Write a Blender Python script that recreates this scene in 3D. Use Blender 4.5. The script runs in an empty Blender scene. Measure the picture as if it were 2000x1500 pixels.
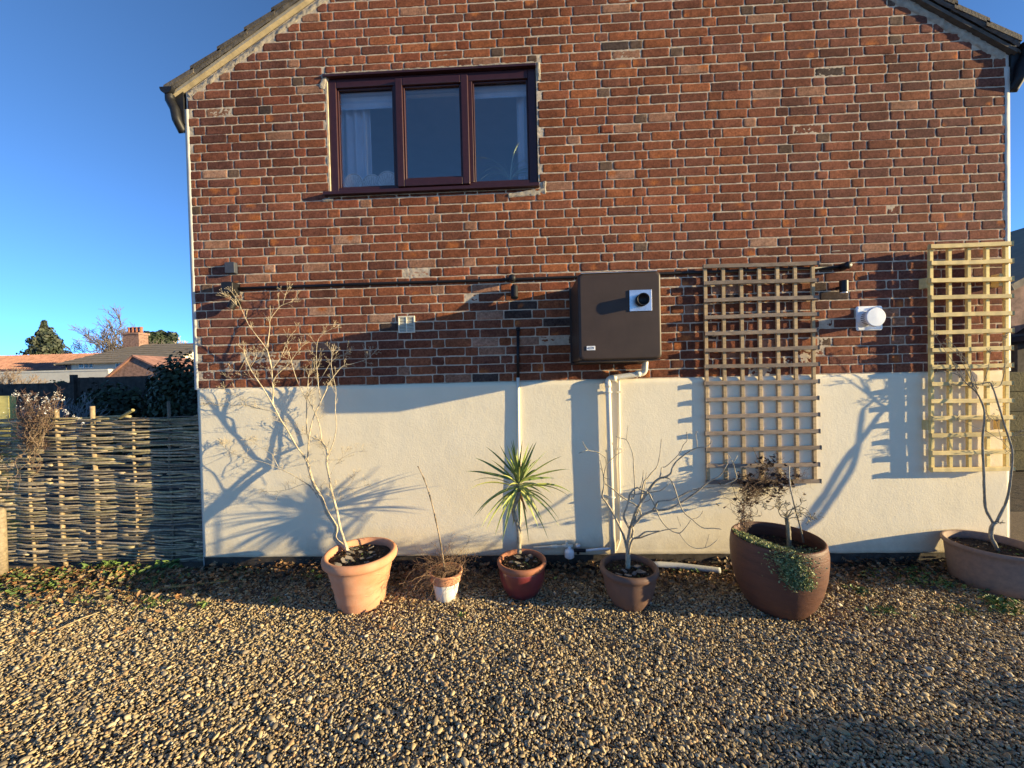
import bpy, math, random
import numpy as np
from mathutils import Vector, Matrix
rng = np.random.default_rng(7); random.seed(7)
S = bpy.context.scene
R = math.radians
# ------------------------------------------------------------------ camera
CAMD, CAMH, F = 3.29, 1.64, 750.0
YAW, PITCH, ROLL = R(2.144), R(0.928), R(1.365)
cy, sy = math.cos(YAW), math.sin(YAW)
_r = np.array([cy, sy, 0.]); _f = np.array([-sy, cy, 0.]); _u = np.array([0, 0, 1.])
cp, sp = math.cos(PITCH), math.sin(PITCH)
f2 = _f*cp - _u*sp; u2 = _u*cp + _f*sp
cr, sr = math.cos(ROLL), math.sin(ROLL)
CR, CU, CF = _r*cr - u2*sr, u2*cr + _r*sr, f2
CAM = np.array([0, -CAMD, CAMH])
cd = bpy.data.cameras.new('camera'); cam = bpy.data.objects.new('camera', cd); S.collection.objects.link(cam)
m = Matrix.Identity(4)
for i in range(3):
    m[i][0] = CR[i]; m[i][1] = CU[i]; m[i][2] = -CF[i]; m[i][3] = CAM[i]
cam.matrix_world = m
cd.sensor_width = 36; cd.lens = 36*F/2000; cd.clip_start = .02; cd.clip_end = 3000
S.camera = cam
# ------------------------------------------------------------------ world, sun, exposure
SUND = Vector((5.0, -1.0, .90)).normalized()
w = bpy.data.worlds.new('World'); S.world = w; w.use_nodes = True
nt = w.node_tree; bg = nt.nodes['Background']
sky = nt.nodes.new('ShaderNodeTexSky'); sky.sky_type = 'NISHITA'; sky.sun_disc = False
sky.sun_elevation = math.asin(SUND.z); sky.sun_rotation = math.atan2(SUND.x, SUND.y)
sky.air_density = 1.8; sky.dust_density = 0; sky.ozone_density = 4.0; sky.altitude = 12000
hs = nt.nodes.new('ShaderNodeHueSaturation'); hs.inputs['Saturation'].default_value = 1.0; hs.inputs['Hue'].default_value = .495
nt.links.new(sky.outputs[0], hs.inputs['Color']); nt.links.new(hs.outputs[0], bg.inputs[0])
bg.inputs[1].default_value = .135
sl = bpy.data.lights.new('sun', 'SUN'); sl.energy = 5.0; sl.angle = R(.5); sl.color = (1, .79, .43)
so = bpy.data.objects.new('sun', sl); S.collection.objects.link(so)
so.rotation_euler = SUND.to_track_quat('Z', 'Y').to_euler(); so.location = (20, -4, 8)
S.view_settings.view_transform = 'Standard'; S.view_settings.look = 'None'
S.view_settings.exposure = 1.38; S.view_settings.gamma = 1
S.render.engine = 'CYCLES'
# ------------------------------------------------------------------ pixel -> world helpers (2000x1500 photo grid)
def bp(u, v, Y=0.):
    d = CF*F + CR*(u-1000) + CU*(750-v); return CAM + d*(CAMD+Y)/d[1]
def gp(u, v, Z=0.):
    d = CF*F + CR*(u-1000) + CU*(750-v); return CAM + d*(Z-CAMH)/d[2]
# ------------------------------------------------------------------ noise
def hsh(ix, iy, s=0):
    n = (ix*374761393 + iy*668265263 + s*974711) & 0xffffffff
    n = ((n ^ (n >> 13))*1274126177) & 0xffffffff
    return ((n ^ (n >> 16)) & 0xffff)/65535.
def vnoise(x, y, s=0):
    x = np.asarray(x, float); y = np.asarray(y, float)
    ix = np.floor(x).astype(np.int64); iy = np.floor(y).astype(np.int64)
    fx = x-ix; fy = y-iy; fx = fx*fx*(3-2*fx); fy = fy*fy*(3-2*fy)
    a = hsh(ix, iy, s); b = hsh(ix+1, iy, s); c = hsh(ix, iy+1, s); d = hsh(ix+1, iy+1, s)
    return (a*(1-fx)+b*fx)*(1-fy)+(c*(1-fx)+d*fx)*fy
def fbm(x, y, s=0, o=3):
    t = 0; a = .5
    for i in range(o): t = t+a*(vnoise(x, y, s+i)-.5); x = x*2.03; y = y*2.03; a *= .5
    return t
# ------------------------------------------------------------------ materials
def mat(name, col=(.5, .5, .5), rough=.8, var=.15, scale=8, bump=.2, bscale=60, bdist=.004, attr=False, col2=None, spec=.3, metal=0, coat=0, stretch=None, trans=0):
    m = bpy.data.materials.new(name); m.use_nodes = True; n = m.node_tree; N = n.nodes; L = n.links
    b = N['Principled BSDF']; b.inputs['Roughness'].default_value = rough; b.inputs['Metallic'].default_value = metal
    b.inputs['Specular IOR Level'].default_value = spec; b.inputs['Coat Weight'].default_value = coat
    tc = N.new('ShaderNodeTexCoord'); src = tc.outputs['Object']
    if stretch:
        mp = N.new('ShaderNodeMapping'); mp.inputs['Scale'].default_value = stretch; L.new(src, mp.inputs[0]); src = mp.outputs[0]
    no = N.new('ShaderNodeTexNoise'); no.inputs['Scale'].default_value = scale; no.inputs['Detail'].default_value = 6; no.inputs['Roughness'].default_value = .65
    L.new(src, no.inputs['Vector'])
    mx = N.new('ShaderNodeMix'); mx.data_type = 'RGBA'
    c2 = col2 or tuple(c*(1-var*2.2) for c in col); c1 = col if col2 else tuple(min(1, c*(1+var)) for c in col)
    mx.inputs['A'].default_value = (*c1, 1); mx.inputs['B'].default_value = (*c2, 1)
    rp = N.new('ShaderNodeMapRange'); rp.inputs['From Min'].default_value = .3; rp.inputs['From Max'].default_value = .7
    L.new(no.outputs['Fac'], rp.inputs['Value']); L.new(rp.outputs[0], mx.inputs['Factor'])
    out = mx.outputs['Result']
    if attr:
        at = N.new('ShaderNodeAttribute'); at.attribute_name = 'Col'
        mu = N.new('ShaderNodeMix'); mu.data_type = 'RGBA'; mu.blend_type = 'MULTIPLY'; mu.inputs['Factor'].default_value = 1
        L.new(at.outputs['Color'], mu.inputs['A']); L.new(out, mu.inputs['B']); out = mu.outputs['Result']
    L.new(out, b.inputs['Base Color'])
    if trans: b.inputs['Subsurface Weight'].default_value = 0
    if bump:
        n2 = N.new('ShaderNodeTexNoise'); n2.inputs['Scale'].default_value = bscale; n2.inputs['Detail'].default_value = 8; n2.inputs['Roughness'].default_value = .7
        L.new(src, n2.inputs['Vector'])
        bu = N.new('ShaderNodeBump'); bu.inputs['Strength'].default_value = bump; bu.inputs['Distance'].default_value = bdist
        L.new(n2.outputs['Fac'], bu.inputs['Height']); L.new(bu.outputs[0], b.inputs['Normal'])
    return m
W1 = (1, 1, 1)
M = {}
def splash(m, zmax, col):
    n = m.node_tree; N = n.nodes; L = n.links; b = N['Principled BSDF']; src = b.inputs['Base Color'].links[0].from_socket
    tc = N.new('ShaderNodeTexCoord'); sx = N.new('ShaderNodeSeparateXYZ'); L.new(tc.outputs['Object'], sx.inputs[0])
    no = N.new('ShaderNodeTexNoise'); no.inputs['Scale'].default_value = 11; no.inputs['Detail'].default_value = 9; no.inputs['Roughness'].default_value = .75; L.new(tc.outputs['Object'], no.inputs['Vector'])
    a = N.new('ShaderNodeMath'); a.operation = 'MULTIPLY_ADD'; a.inputs[1].default_value = -.45; L.new(no.outputs['Fac'], a.inputs[0]); L.new(sx.outputs['Z'], a.inputs[2])
    mr = N.new('ShaderNodeMapRange'); mr.inputs['From Min'].default_value = zmax-.30; mr.inputs['From Max'].default_value = zmax-.08; mr.inputs['To Min'].default_value = .55; mr.inputs['To Max'].default_value = 0; L.new(a.outputs[0], mr.inputs['Value'])
    mx = N.new('ShaderNodeMix'); mx.data_type = 'RGBA'; mx.inputs['B'].default_value = (*col, 1); L.new(mr.outputs[0], mx.inputs['Factor']); L.new(src, mx.inputs['A']); L.new(mx.outputs['Result'], b.inputs['Base Color'])
M['brick'] = mat('brick', W1, .95, .30, 60, 1.0, 150, .008, True, col2=(.46, .42, .42), spec=.1)
M['mortar'] = mat('mortar', (.60, .49, .36), .95, .25, 14, .8, 220, .004, col2=(.31, .26, .20), spec=.1)
M['mortar_flush'] = mat('mortar_flush', (.46, .40, .31), .95, .25, 25, 1.0, 120, .008, col2=(.28, .24, .19), spec=.1)
M['render'] = mat('render', (.81, .72, .53), .8, .04, 3, .5, 70, .004, col2=(.77, .68, .49), spec=.15)
splash(M['render'], .16, (.42, .35, .24))
M['white_wall'] = mat('white_wall', (.50, .49, .45), .8, .08, 6, .3)
M['plinth'] = mat('plinth', (.060, .050, .040), .8, .3, 12, .5, 40)
M['upvc'] = mat('upvc', (.038, .012, .014), .38, .1, 30, .05, 200, .001, spec=.4, coat=.08)
M['black'] = mat('black', (.012, .012, .014), .5, .2, 30, .05, spec=.3)
M['grey_box'] = mat('grey_box', (.055, .06, .075), .5, .1, 20, .05)
M['boiler'] = mat('boiler', (.050, .032, .023), .5, .12, 5, .08, 120, .001, spec=.3, coat=.0)
M['steel'] = mat('steel', (.55, .55, .57), .35, .1, 20, .05, metal=.9)
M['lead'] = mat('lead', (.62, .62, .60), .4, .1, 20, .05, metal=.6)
M['white_plastic'] = mat('white_plastic', (.82, .83, .82), .35, .03, 20, .03, spec=.5)
M['cream_plastic'] = mat('cream_plastic', (.72, .67, .52), .45, .05, 20, .05)
M['cream_pipe'] = mat('cream_pipe', (.80, .74, .60), .5, .05, 20, .1)
M['wood_old'] = mat('wood_old', (.34, .27, .19), .9, .2, 14, .5, 60, .002, True, col2=(.18, .145, .11), stretch=(1, 3, 3))
M['wood_new'] = mat('wood_new', (.78, .60, .27), .8, .15, 14, .3, 60, .002, True, col2=(.60, .45, .19), stretch=(1, 3, 3))
M['tile'] = mat('tile', (.11, .098, .088), .9, .3, 18, .8, 50, .01, True, col2=(.05, .047, .045))
M['verge_shaded'] = mat('verge_shaded', (.10, .085, .07), .9, .2, 12, .6, 60, .004)  # darker copy for the right verge board, its shade put into the colour
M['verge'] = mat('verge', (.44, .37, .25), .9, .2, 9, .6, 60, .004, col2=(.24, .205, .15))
M['terracotta'] = mat('terracotta', (.52, .215, .105), .88, .12, 6, .4, 70, .003, col2=(.56, .31, .19))
M['terracotta_dark'] = mat('terracotta_dark', (.36, .14, .07), .75, .2, 14, .25, 90, .002, col2=(.24, .10, .06))
M['white_paint'] = mat('white_paint', (.78, .74, .65), .7, .08, 12, .15, 60, .002)
M['burgundy'] = mat('burgundy', (.20, .035, .035), .3, .15, 10, .05, spec=.5, coat=.3)
M['pot_brown'] = mat('pot_brown', (.19, .10, .065), .6, .25, 7, .4, 50, .003, col2=(.115, .072, .055))
M['pot_barrel'] = mat('pot_barrel', (.135, .058, .036), .55, .25, 6, .6, 22, .006, col2=(.085, .040, .028), spec=.3, stretch=(1, 1, 5))
M['pot_planter'] = mat('pot_planter', (.30, .20, .14), .75, .12, 30, .3, 120, .002, col2=(.20, .14, .11))
M['soil'] = mat('soil', (.05, .036, .026), .95, .4, 30, 1, 50, .02)
M['slate'] = mat('slate', W1, .8, .2, 20, .4, 60, .003, True)
M['bark'] = mat('bark', W1, .85, .25, 60, .5, 120, .002, True)
M['leaf'] = mat('leaf', W1, .6, .18, 30, .1, 80, .002, True, spec=.35)
M['pebble'] = mat('pebble', W1, .85, .16, 70, .25, 180, .002, True, spec=.12)
M['ground'] = mat('ground', (.05, .036, .024), .95, .4, 14, 1, 40, .03)
M['grass'] = mat('grass', (.06, .07, .03), .95, .4, 3, 1, 20, .03)
M['rod'] = mat('rod', W1, .8, .25, 40, .4, 90, .002, True)
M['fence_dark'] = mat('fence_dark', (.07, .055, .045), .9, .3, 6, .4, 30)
M['house_white'] = mat('house_white', (.62, .58, .48), .85, .06, 2, .1)
M['roof_red'] = mat('roof_red', (.34, .18, .14), .9, .2, 2, .3, 10, .05)
M['roof_grey'] = mat('roof_grey', (.26, .21, .15), .9, .3, 2, .3, 8, .05, col2=(.17, .145, .11))
M['far_brick'] = mat('far_brick', (.30, .18, .135), .9, .3, 5, .2, 20)
M['glass_dark'] = mat('glass_dark', (.05, .06, .07), .1, .1, 5, 0, spec=.6)
M['cloth'] = mat('cloth', (.70, .70, .74), .9, .04, 10, .1)
M['room'] = mat('room', (.80, .72, .70), .9, .05, 3, .05)
M['paper'] = mat('paper', (.88, .74, .63), .8, .2, 60, .3, 90, .002)
M['moss_wall'] = mat('moss_wall', (.12, .10, .045), .95, .4, 6, .8, 30, .02, col2=(.055, .05, .03))
M['glass'] = g = bpy.data.materials.new('glass'); g.use_nodes = True
N = g.node_tree.nodes; L = g.node_tree.links; N.clear()
o_ = N.new('ShaderNodeOutputMaterial'); ms = N.new('ShaderNodeMixShader'); tr = N.new('ShaderNodeBsdfTransparent'); gl = N.new('ShaderNodeBsdfGlossy')
tr.inputs[0].default_value = (.88, .90, .93, 1); gl.inputs['Roughness'].default_value = .01; gl.inputs[0].default_value = (1, .95, .88, 1)
lw = N.new('ShaderNodeLayerWeight'); lw.inputs[0].default_value = .5; pw = N.new('ShaderNodeMath'); pw.operation = 'POWER'; pw.inputs[1].default_value = 3.5
fr = N.new('ShaderNodeMath'); fr.operation = 'MULTIPLY_ADD'; fr.inputs[1].default_value = .7; fr.inputs[2].default_value = .17
L.new(lw.outputs['Facing'], pw.inputs[0]); L.new(pw.outputs[0], fr.inputs[0]); L.new(fr.outputs[0], ms.inputs[0]); L.new(tr.outputs[0], ms.inputs[1]); L.new(gl.outputs[0], ms.inputs[2]); L.new(ms.outputs[0], o_.inputs[0])
# ------------------------------------------------------------------ mesh collector
class MB:
    def __init__(s): s.v = []; s.f = []; s.c = []; s.n = 0
    def add(s, V, Fc, col=(1, 1, 1)):
        V = np.asarray(V, float).reshape(-1, 3)
        s.v.append(V); b = s.n; s.f += [tuple(b+i for i in f) for f in Fc]
        c = np.asarray(col, float)
        if c.ndim == 1: c = np.tile(c, (len(V), 1))
        s.c.append(c); s.n += len(V); return s
    def box(s, x0, x1, y0, y1, z0, z1, col=(1, 1, 1), mtx=None):
        V = np.array([(x, y, z) for x in (x0, x1) for y in (y0, y1) for z in (z0, z1)], float)
        if mtx is not None: V = V@np.array(mtx)[:3, :3].T+np.array(mtx)[:3, 3]
        return s.add(V, [(0, 1, 3, 2), (4, 6, 7, 5), (0, 4, 5, 1), (2, 3, 7, 6), (0, 2, 6, 4), (1, 5, 7, 3)], col)
    def grid(s, P, col=(1, 1, 1), wrap=False):
        P = np.asarray(P); a, b = P.shape[:2]; Fc = []
        for i in range(a-1):
            for j in range(b if wrap else b-1):
                k = (j+1) % b
                Fc.append((i*b+j, i*b+k, (i+1)*b+k, (i+1)*b+j))
        c = np.asarray(col, float)
        if c.ndim == 3: c = c.reshape(-1, 3)
        return s.add(P.reshape(-1, 3), Fc, c)
    def tube(s, pts, r, n=6, col=(1, 1, 1), cap=True, rough=0):
        P = np.asarray(pts, float); k = len(P); r = np.broadcast_to(np.asarray(r, float), (k,))
        T = np.gradient(P, axis=0); T /= np.linalg.norm(T, axis=1)[:, None]+1e-12
        ref = np.array([0, 0, 1.]) if abs(T[0][2]) < .9 else np.array([1., 0, 0])
        A = np.cross(T[0], ref); A /= np.linalg.norm(A); Q = []
        an = np.arange(n)*2*np.pi/n
        for i in range(k):
            A = A-T[i]*(A@T[i]); A /= np.linalg.norm(A)+1e-12; B = np.cross(T[i], A)
            rr = r[i]*(1+rough*(rng.random(n)-.5))
            Q.append(P[i]+(np.cos(an)*rr)[:, None]*A+(np.sin(an)*rr)[:, None]*B)
        Q = np.array(Q); b = s.n; s.grid(Q, col, True)
        if cap:
            s.f.append(tuple(b+j for j in range(n))[::-1]); s.f.append(tuple(b+(k-1)*n+j for j in range(n)))
        return s
    def lathe(s, prof, cx=0, cy=0, cz=0, n=64, wob=0, col=(1, 1, 1), seed=0):
        an = np.arange(n)*2*np.pi/n; Q = []
        for (r, z) in prof:
            rr = r+wob*fbm(np.cos(an)*2+7+z*6, np.sin(an)*2+3, seed)*2
            Q.append(np.stack([cx+rr*np.cos(an), cy+rr*np.sin(an), np.full(n, cz+z)], -1))
        return s.grid(np.array(Q), col, True)
    def build_each(s, name, m, parent, size=None, **kw):
        # one object per piece; size = vertices per piece
        V = np.concatenate(s.v); C = np.concatenate(s.c); k = size or 8; out = []
        for a in range(0, s.n, k):
            q = MB(); q.v = [V[a:a+k]]; q.c = [C[a:a+k]]; q.n = k; q.f = [tuple(i-a for i in f) for f in s.f if a <= f[0] < a+k]; out.append(q.build(name, m, parent, **kw))
        return out
    def build(s, name, m, parent=None, smooth=False, loc=None, bevel=0):
        V = np.concatenate(s.v) if s.v else np.zeros((0, 3)); me = bpy.data.meshes.new(name)
        p0 = np.zeros(3)
        if parent is not None: p0 = np.array(parent.matrix_world.translation) if parent.get('_l') is None else np.array(parent['_l'][:])
        if loc is not None: p0 = np.array(loc, float)
        me.from_pydata((V-p0).tolist(), [], s.f)
        ca = me.color_attributes.new('Col', 'FLOAT_COLOR', 'POINT')
        C = np.ones((len(V), 4), np.float32); C[:, :3] = np.concatenate(s.c); ca.data.foreach_set('color', C.ravel())
        me.materials.append(M[m])
        if smooth: me.polygons.foreach_set('use_smooth', np.ones(len(me.polygons), bool))
        me.update(); o = bpy.data.objects.new(name, me); S.collection.objects.link(o)
        if parent is not None:
            o.parent = parent
            o['_l'] = [float(x) for x in p0]
        elif loc is not None: o.location = loc; o['_l'] = [float(x) for x in p0]
        if bevel:
            bv = o.modifiers.new('bevel', 'BEVEL'); bv.width = bevel; bv.segments = 3; bv.limit_method = 'ANGLE'; bv.angle_limit = R(40)
        return o
def thing(name, loc, label, cat, group=None):
    o = bpy.data.objects.new(name, None); S.collection.objects.link(o); o.location = loc; o['_l'] = [float(x) for x in loc]
    o.empty_display_size = .1
    return tag(o, label, cat, group)
def tag(o, label, cat, group=None):
    o['label'] = label; o['category'] = cat
    if group: o['group'] = group
    return o
def struct(o, kind='structure'): o['kind'] = kind; return o
def rbox(x0, x1, y0, y1, z0, z1, r=.02, ny=1):
    """box with rounded vertical+horizontal front corners, as lofted rounded rectangles along y"""
    mb = MB(); q = 6; hx, hz = (x1-x0)/2, (z1-z0)/2; cx, cz = (x0+x1)/2, (z0+z1)/2
    def ring(y, ins, rr):
        P = []
        for sx, sz, a0 in ((1, 1, 0), (-1, 1, 90), (-1, -1, 180), (1, -1, 270)):
            for k in range(q+1):
                a = R(a0+90*k/q); P.append((cx+sx*(hx-ins-rr)+rr*math.cos(a), y, cz+sz*(hz-ins-rr)+rr*math.sin(a)))
        return P
    rings = [ring(y1, 0, r)]
    for k in range(5):
        a = R(90*k/4); rings.append(ring(y0+r*.6*(1-math.sin(a)), r*.6*(1-math.cos(a)), r))
    Q = np.array(rings); b = mb.n; mb.grid(Q[::-1], wrap=True); n = Q.shape[1]
    mb.f.append(tuple(range(b, b+n))); mb.f.append(tuple(range(b+(len(rings)-1)*n, b+len(rings)*n))[::-1])
    return mb
# ================================================================== GROUND
mb = MB(); mb.box(-400, 400, -60, 500, -.5, -.03); struct(mb.build('ground', 'ground'))
mb = MB(); P = []
xs = np.linspace(-9, 9, 241); ys = np.linspace(-3.2, 1.2, 61)
X, Y = np.meshgrid(xs, ys, indexing='ij'); Z = -.006+.045*fbm(X*1.1, Y*1.5, 3)+.016*fbm(X*4.5, Y*4.5, 8)
mb.grid(np.stack([X, Y, Z], -1)[:, ::-1]); M['fines'] = mat('fines', (.15, .11, .07), .95, .3, 60, 1, 120, .006, col2=(.07, .052, .036)); struct(mb.build('gravel_bed', 'fines', smooth=True))
M['drive'] = mat('drive', (.46, .37, .24), .95, .3, 60, 1, 45, .03, col2=(.24, .19, .13))
mb = MB(); mb.grid(np.array([[(x, y_, -.004) for x in (-14, 14)] for y_ in (-2.13, -24)])); struct(mb.build('driveway', 'drive'))
# gravel pebbles: individual stones in one mesh
def ico(sub):
    import bmesh
    bm = bmesh.new(); bmesh.ops.create_icosphere(bm, subdivisions=sub, radius=1)
    V = np.array([v.co[:] for v in bm.verts]); Fc = np.array([[v.index for v in f.verts] for f in bm.faces]); bm.free(); return V, Fc
def gheight(x, y): return .045*fbm(x*1.1, y*1.5, 3)+.016*fbm(x*4.5, y*4.5, 8)
def stones(name, V, Fc, pos, sc, cols, m, loc):
    n = len(pos); k = len(V)
    a = rng.random(n)*2*np.pi; t1 = rng.normal(0, .35, n); t2 = rng.normal(0, .35, n)
    ca, sa = np.cos(a), np.sin(a); c1, s1 = np.cos(t1), np.sin(t1); c2, s2 = np.cos(t2), np.sin(t2)
    Rz = np.zeros((n, 3, 3)); Rz[:, 0, 0] = ca; Rz[:, 0, 1] = -sa; Rz[:, 1, 0] = sa; Rz[:, 1, 1] = ca; Rz[:, 2, 2] = 1
    Rx = np.zeros((n, 3, 3)); Rx[:, 0, 0] = 1; Rx[:, 1, 1] = c1; Rx[:, 1, 2] = -s1; Rx[:, 2, 1] = s1; Rx[:, 2, 2] = c1
    Ry = np.zeros((n, 3, 3)); Ry[:, 1, 1] = 1; Ry[:, 0, 0] = c2; Ry[:, 0, 2] = s2; Ry[:, 2, 0] = -s2; Ry[:, 2, 2] = c2
    Rm = Rx@Ry@Rz
    # lumpy variants: 24 deformations
    var = []
    for i in range(24):
        d = V*1.0
        for _ in range(4):
            ax = rng.normal(size=3); ax /= np.linalg.norm(ax); h = .55+.3*rng.random()
            pr = d@ax; d = d-np.where(pr > h, (pr-h)*.75, 0)[:, None]*ax
        var.append(d)
    var = np.array(var, np.float32); idx = rng.integers(0, 24, n)
    out = np.empty((n, k, 3), np.float32)
    for s0 in range(0, n, 10000):
        e = min(n, s0+10000)
        out[s0:e] = np.einsum('nij,nkj->nki', Rm[s0:e], var[idx[s0:e]]*sc[s0:e, None, :])+pos[s0:e, None, :]-np.array(loc)
    me = bpy.data.meshes.new(name); nf = len(Fc)
    me.vertices.add(n*k); me.vertices.foreach_set('co', out.ravel())
    fi = (Fc[None]+(np.arange(n)*k)[:, None, None]).astype(np.int32)
    me.loops.add(n*nf*3); me.loops.foreach_set('vertex_index', fi.ravel())
    me.polygons.add(n*nf); me.polygons.foreach_set('loop_start', np.arange(n*nf, dtype=np.int32)*3)
    me.polygons.foreach_set('use_smooth', np.ones(n*nf, bool))
    me.update(calc_edges=True)
    ca = me.color_attributes.new('Col', 'FLOAT_COLOR', 'POINT'); C = np.ones((n, k, 4), np.float32); C[:, :, :3] = cols[:, None, :]
    ca.data.foreach_set('color', C.ravel()); me.materials.append(M[m])
    o = bpy.data.objects.new(name, me); o.location = loc; S.collection.objects.link(o); return o
PAL = np.array([(.54, .42, .24), (.47, .36, .20), (.60, .49, .31), (.36, .285, .18), (.26, .215, .16), (.47, .31, .165), (.64, .55, .39), (.40, .33, .23), (.54, .40, .21), (.13, .11, .09), (.22, .17, .115)])
PW = np.array([.18, .15, .12, .12, .10, .08, .06, .08, .05, .03, .03]); PW = PW/PW.sum()
def pebble_field(x0, x1, y0, y1, sp, lift, big=1.):
    nx = int((x1-x0)/sp); ny = int((y1-y0)/(sp*.9))
    X, Y = np.meshgrid(np.arange(nx)*sp+x0, np.arange(ny)*sp*.9+y0)
    X = X+rng.normal(0, sp*.33, X.shape); Y = Y+rng.normal(0, sp*.33, Y.shape)
    X = X.ravel(); Y = Y.ravel()
    d = np.hypot(X/((Y+CAMD+.35)*1.0+.01), 0); k = (np.abs(X) < (Y+CAMD)*1.42+.25); X = X[k]; Y = Y[k]; n = len(X)
    L = np.clip(rng.lognormal(math.log(.0056), .40, n), .0028, .018)*big
    sc = np.stack([L*(1+.55*rng.random(n)), L*(.68+.27*rng.random(n)), L*(.34+.3*rng.random(n))], -1)
    Z = gheight(X, Y)+lift+rng.random(n)*.009
    cols = PAL[rng.choice(len(PAL), n, p=PW)]*(.8+.4*rng.random((n, 1)))
    return np.stack([X, Y, Z], -1), sc, cols
V2, F2 = ico(2)
a = pebble_field(-5.0, 4.9, -2.15, -.80, .0118, .0); b = pebble_field(-5.0, 4.9, -2.15, -.80, .024, .006, 1.1)
pos, sc, cols = [np.concatenate(q) for q in zip(a, b)]
gravel = stones('gravel', V2, F2, pos, sc, cols, 'pebble', (0, -1, 0)); struct(gravel, 'stuff')
V1, F1 = ico(1); a = pebble_field(-5.0, 4.9, -.80, -.02, .0122, .0); b = pebble_field(-5.0, 4.9, -.80, -.3, .026, .006, 1.1)
gb = stones('gravel', V1*1.12, F1, *[np.concatenate(q) for q in zip(a, b)], 'pebble', (0, -.4, 0)); struct(gb, 'stuff'); gb['label'] = 'fine gravel around and behind the pots at the foot of the wall'; gravel['label'] = 'tan and grey pea gravel spread in front of the wall'
# ================================================================== HOUSE
XL, XR = -2.90, 3.925
RZ0 = 1.605; CH = .0763
EZ, SL, RX = 4.17, .615, .46            # roof: z = EZ + SL*(x-xe)
def roofz(x): return 4.21+SL*(x+3.037) if x < RX else 4.235+SL*(3.962-x)
WX0, WX1, WZ0, WZ1 = -1.655, .14, 3.245, 4.268
house = thing('brick_house', (.5, 4, 0), 'red brick gable end house with cream painted lower wall', 'house')
# mortar wall slabs around the window
def wz(x): return roofz(x)-.09
mb = MB()
def prism(mb, poly, y0, y1):
    n = len(poly); V = [(x, y0, z) for x, z in poly]+[(x, y1, z) for x, z in poly]
    return mb.add(V, [tuple(range(n))[::-1] if False else tuple(range(n)), tuple(range(n, 2*n))[::-1]]+[(i, i+n, (i+1) % n+n, (i+1) % n) for i in range(n)])
T = .28
prism(mb, [(XL, .0), (WX0, .0), (WX0, wz(WX0)), (XL, wz(XL))], 0, T)
prism(mb, [(WX0, .0), (WX1, .0), (WX1, WZ0), (WX0, WZ0)], 0, T)
prism(mb, [(WX0, WZ1), (WX1, WZ1), (WX1, wz(WX1)), (WX0, wz(WX0))], 0, T)
prism(mb, [(WX1, .0), (XR, .0), (XR, wz(XR)), (RX, wz(RX-.001)), (WX1, wz(WX1))], 0, T)
mb.build('gable_wall', 'mortar', house)
# bricks
BC = np.array([(.25, .098, .060), (.28, .108, .062), (.22, .090, .060), (.31, .118, .062), (.20, .088, .062), (.34, .130, .064), (.27, .094, .055)])
bricks = []
row = 0; z = RZ0+.006
while z < 6.4:
    x = XL-rng.random()*.02; off = (row % 2)*.2955; x0 = XL-.60+off-.12; seq = ['S', 'S', 'H']
    i = 0; xx = x0
    while xx < XR:
        wd = (.2295 if seq[i % 3] == 'S' else .1060)+rng.normal(0, .0045)
        i += 1; bricks.append([xx, xx+wd, z+rng.normal(0, .0012), z+CH-.0070+rng.normal(0, .0014), row]); xx += wd+.0068
    z += CH; row += 1
def sub(bk, X0, X1, Z0, Z1):
    a, b, c, d, r = bk
    if b <= X0 or a >= X1 or d <= Z0 or c >= Z1: return [bk]
    out = []
    if a < X0-.02: out.append([a, X0, c, d, r])
    if b > X1+.02: out.append([X1, b, c, d, r])
    a2, b2 = max(a, X0), min(b, X1)
    if c < Z0-.012: out.append([a2, b2, c, Z0-.004, r])
    if d > Z1+.012: out.append([a2, b2, Z1+.006, d, r])
    return out
out = []
for bk in bricks:
    bk[0] = max(bk[0], XL+.003); bk[1] = min(bk[1], XR-.003)
    if bk[1]-bk[0] < .03: continue
    for q in sub(bk, WX0-.012, WX1+.012, WZ0-.005, WZ1+.02):
        a, b, c, d, r = q
        # clip to the verge with a mortar margin
        lim = lambda x: wz(x)-.035
        while b-a > .04 and lim(a+.0) < d and a < RX: a += .01
        while b-a > .04 and lim(b) < d and b > RX: b -= .01
        if lim(a) < d or lim(b) < d or b-a < .04: continue
        out.append([a, b, c, d, r])
mb = MB(); specials = []
pale = {(430, 255): 1}
PALE = [bp(*q)[[0, 2]] for q in [(432, 341), (537, 527), (627, 611), (660, 467), (722, 626), (798, 537), (1410, 568), (1513, 474), (935, 610), (960, 675), (1030, 672)]]
DARK = [bp(*q)[[0, 2]] for q in [(1200, 86), (1620, 570), (1030, 615), (1010, 590), (770, 640), (965, 745), (520, 210), (1640, 140), (1070, 680), (1065, 635), (690, 752), (1400, 650), (1450, 590)]]
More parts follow.
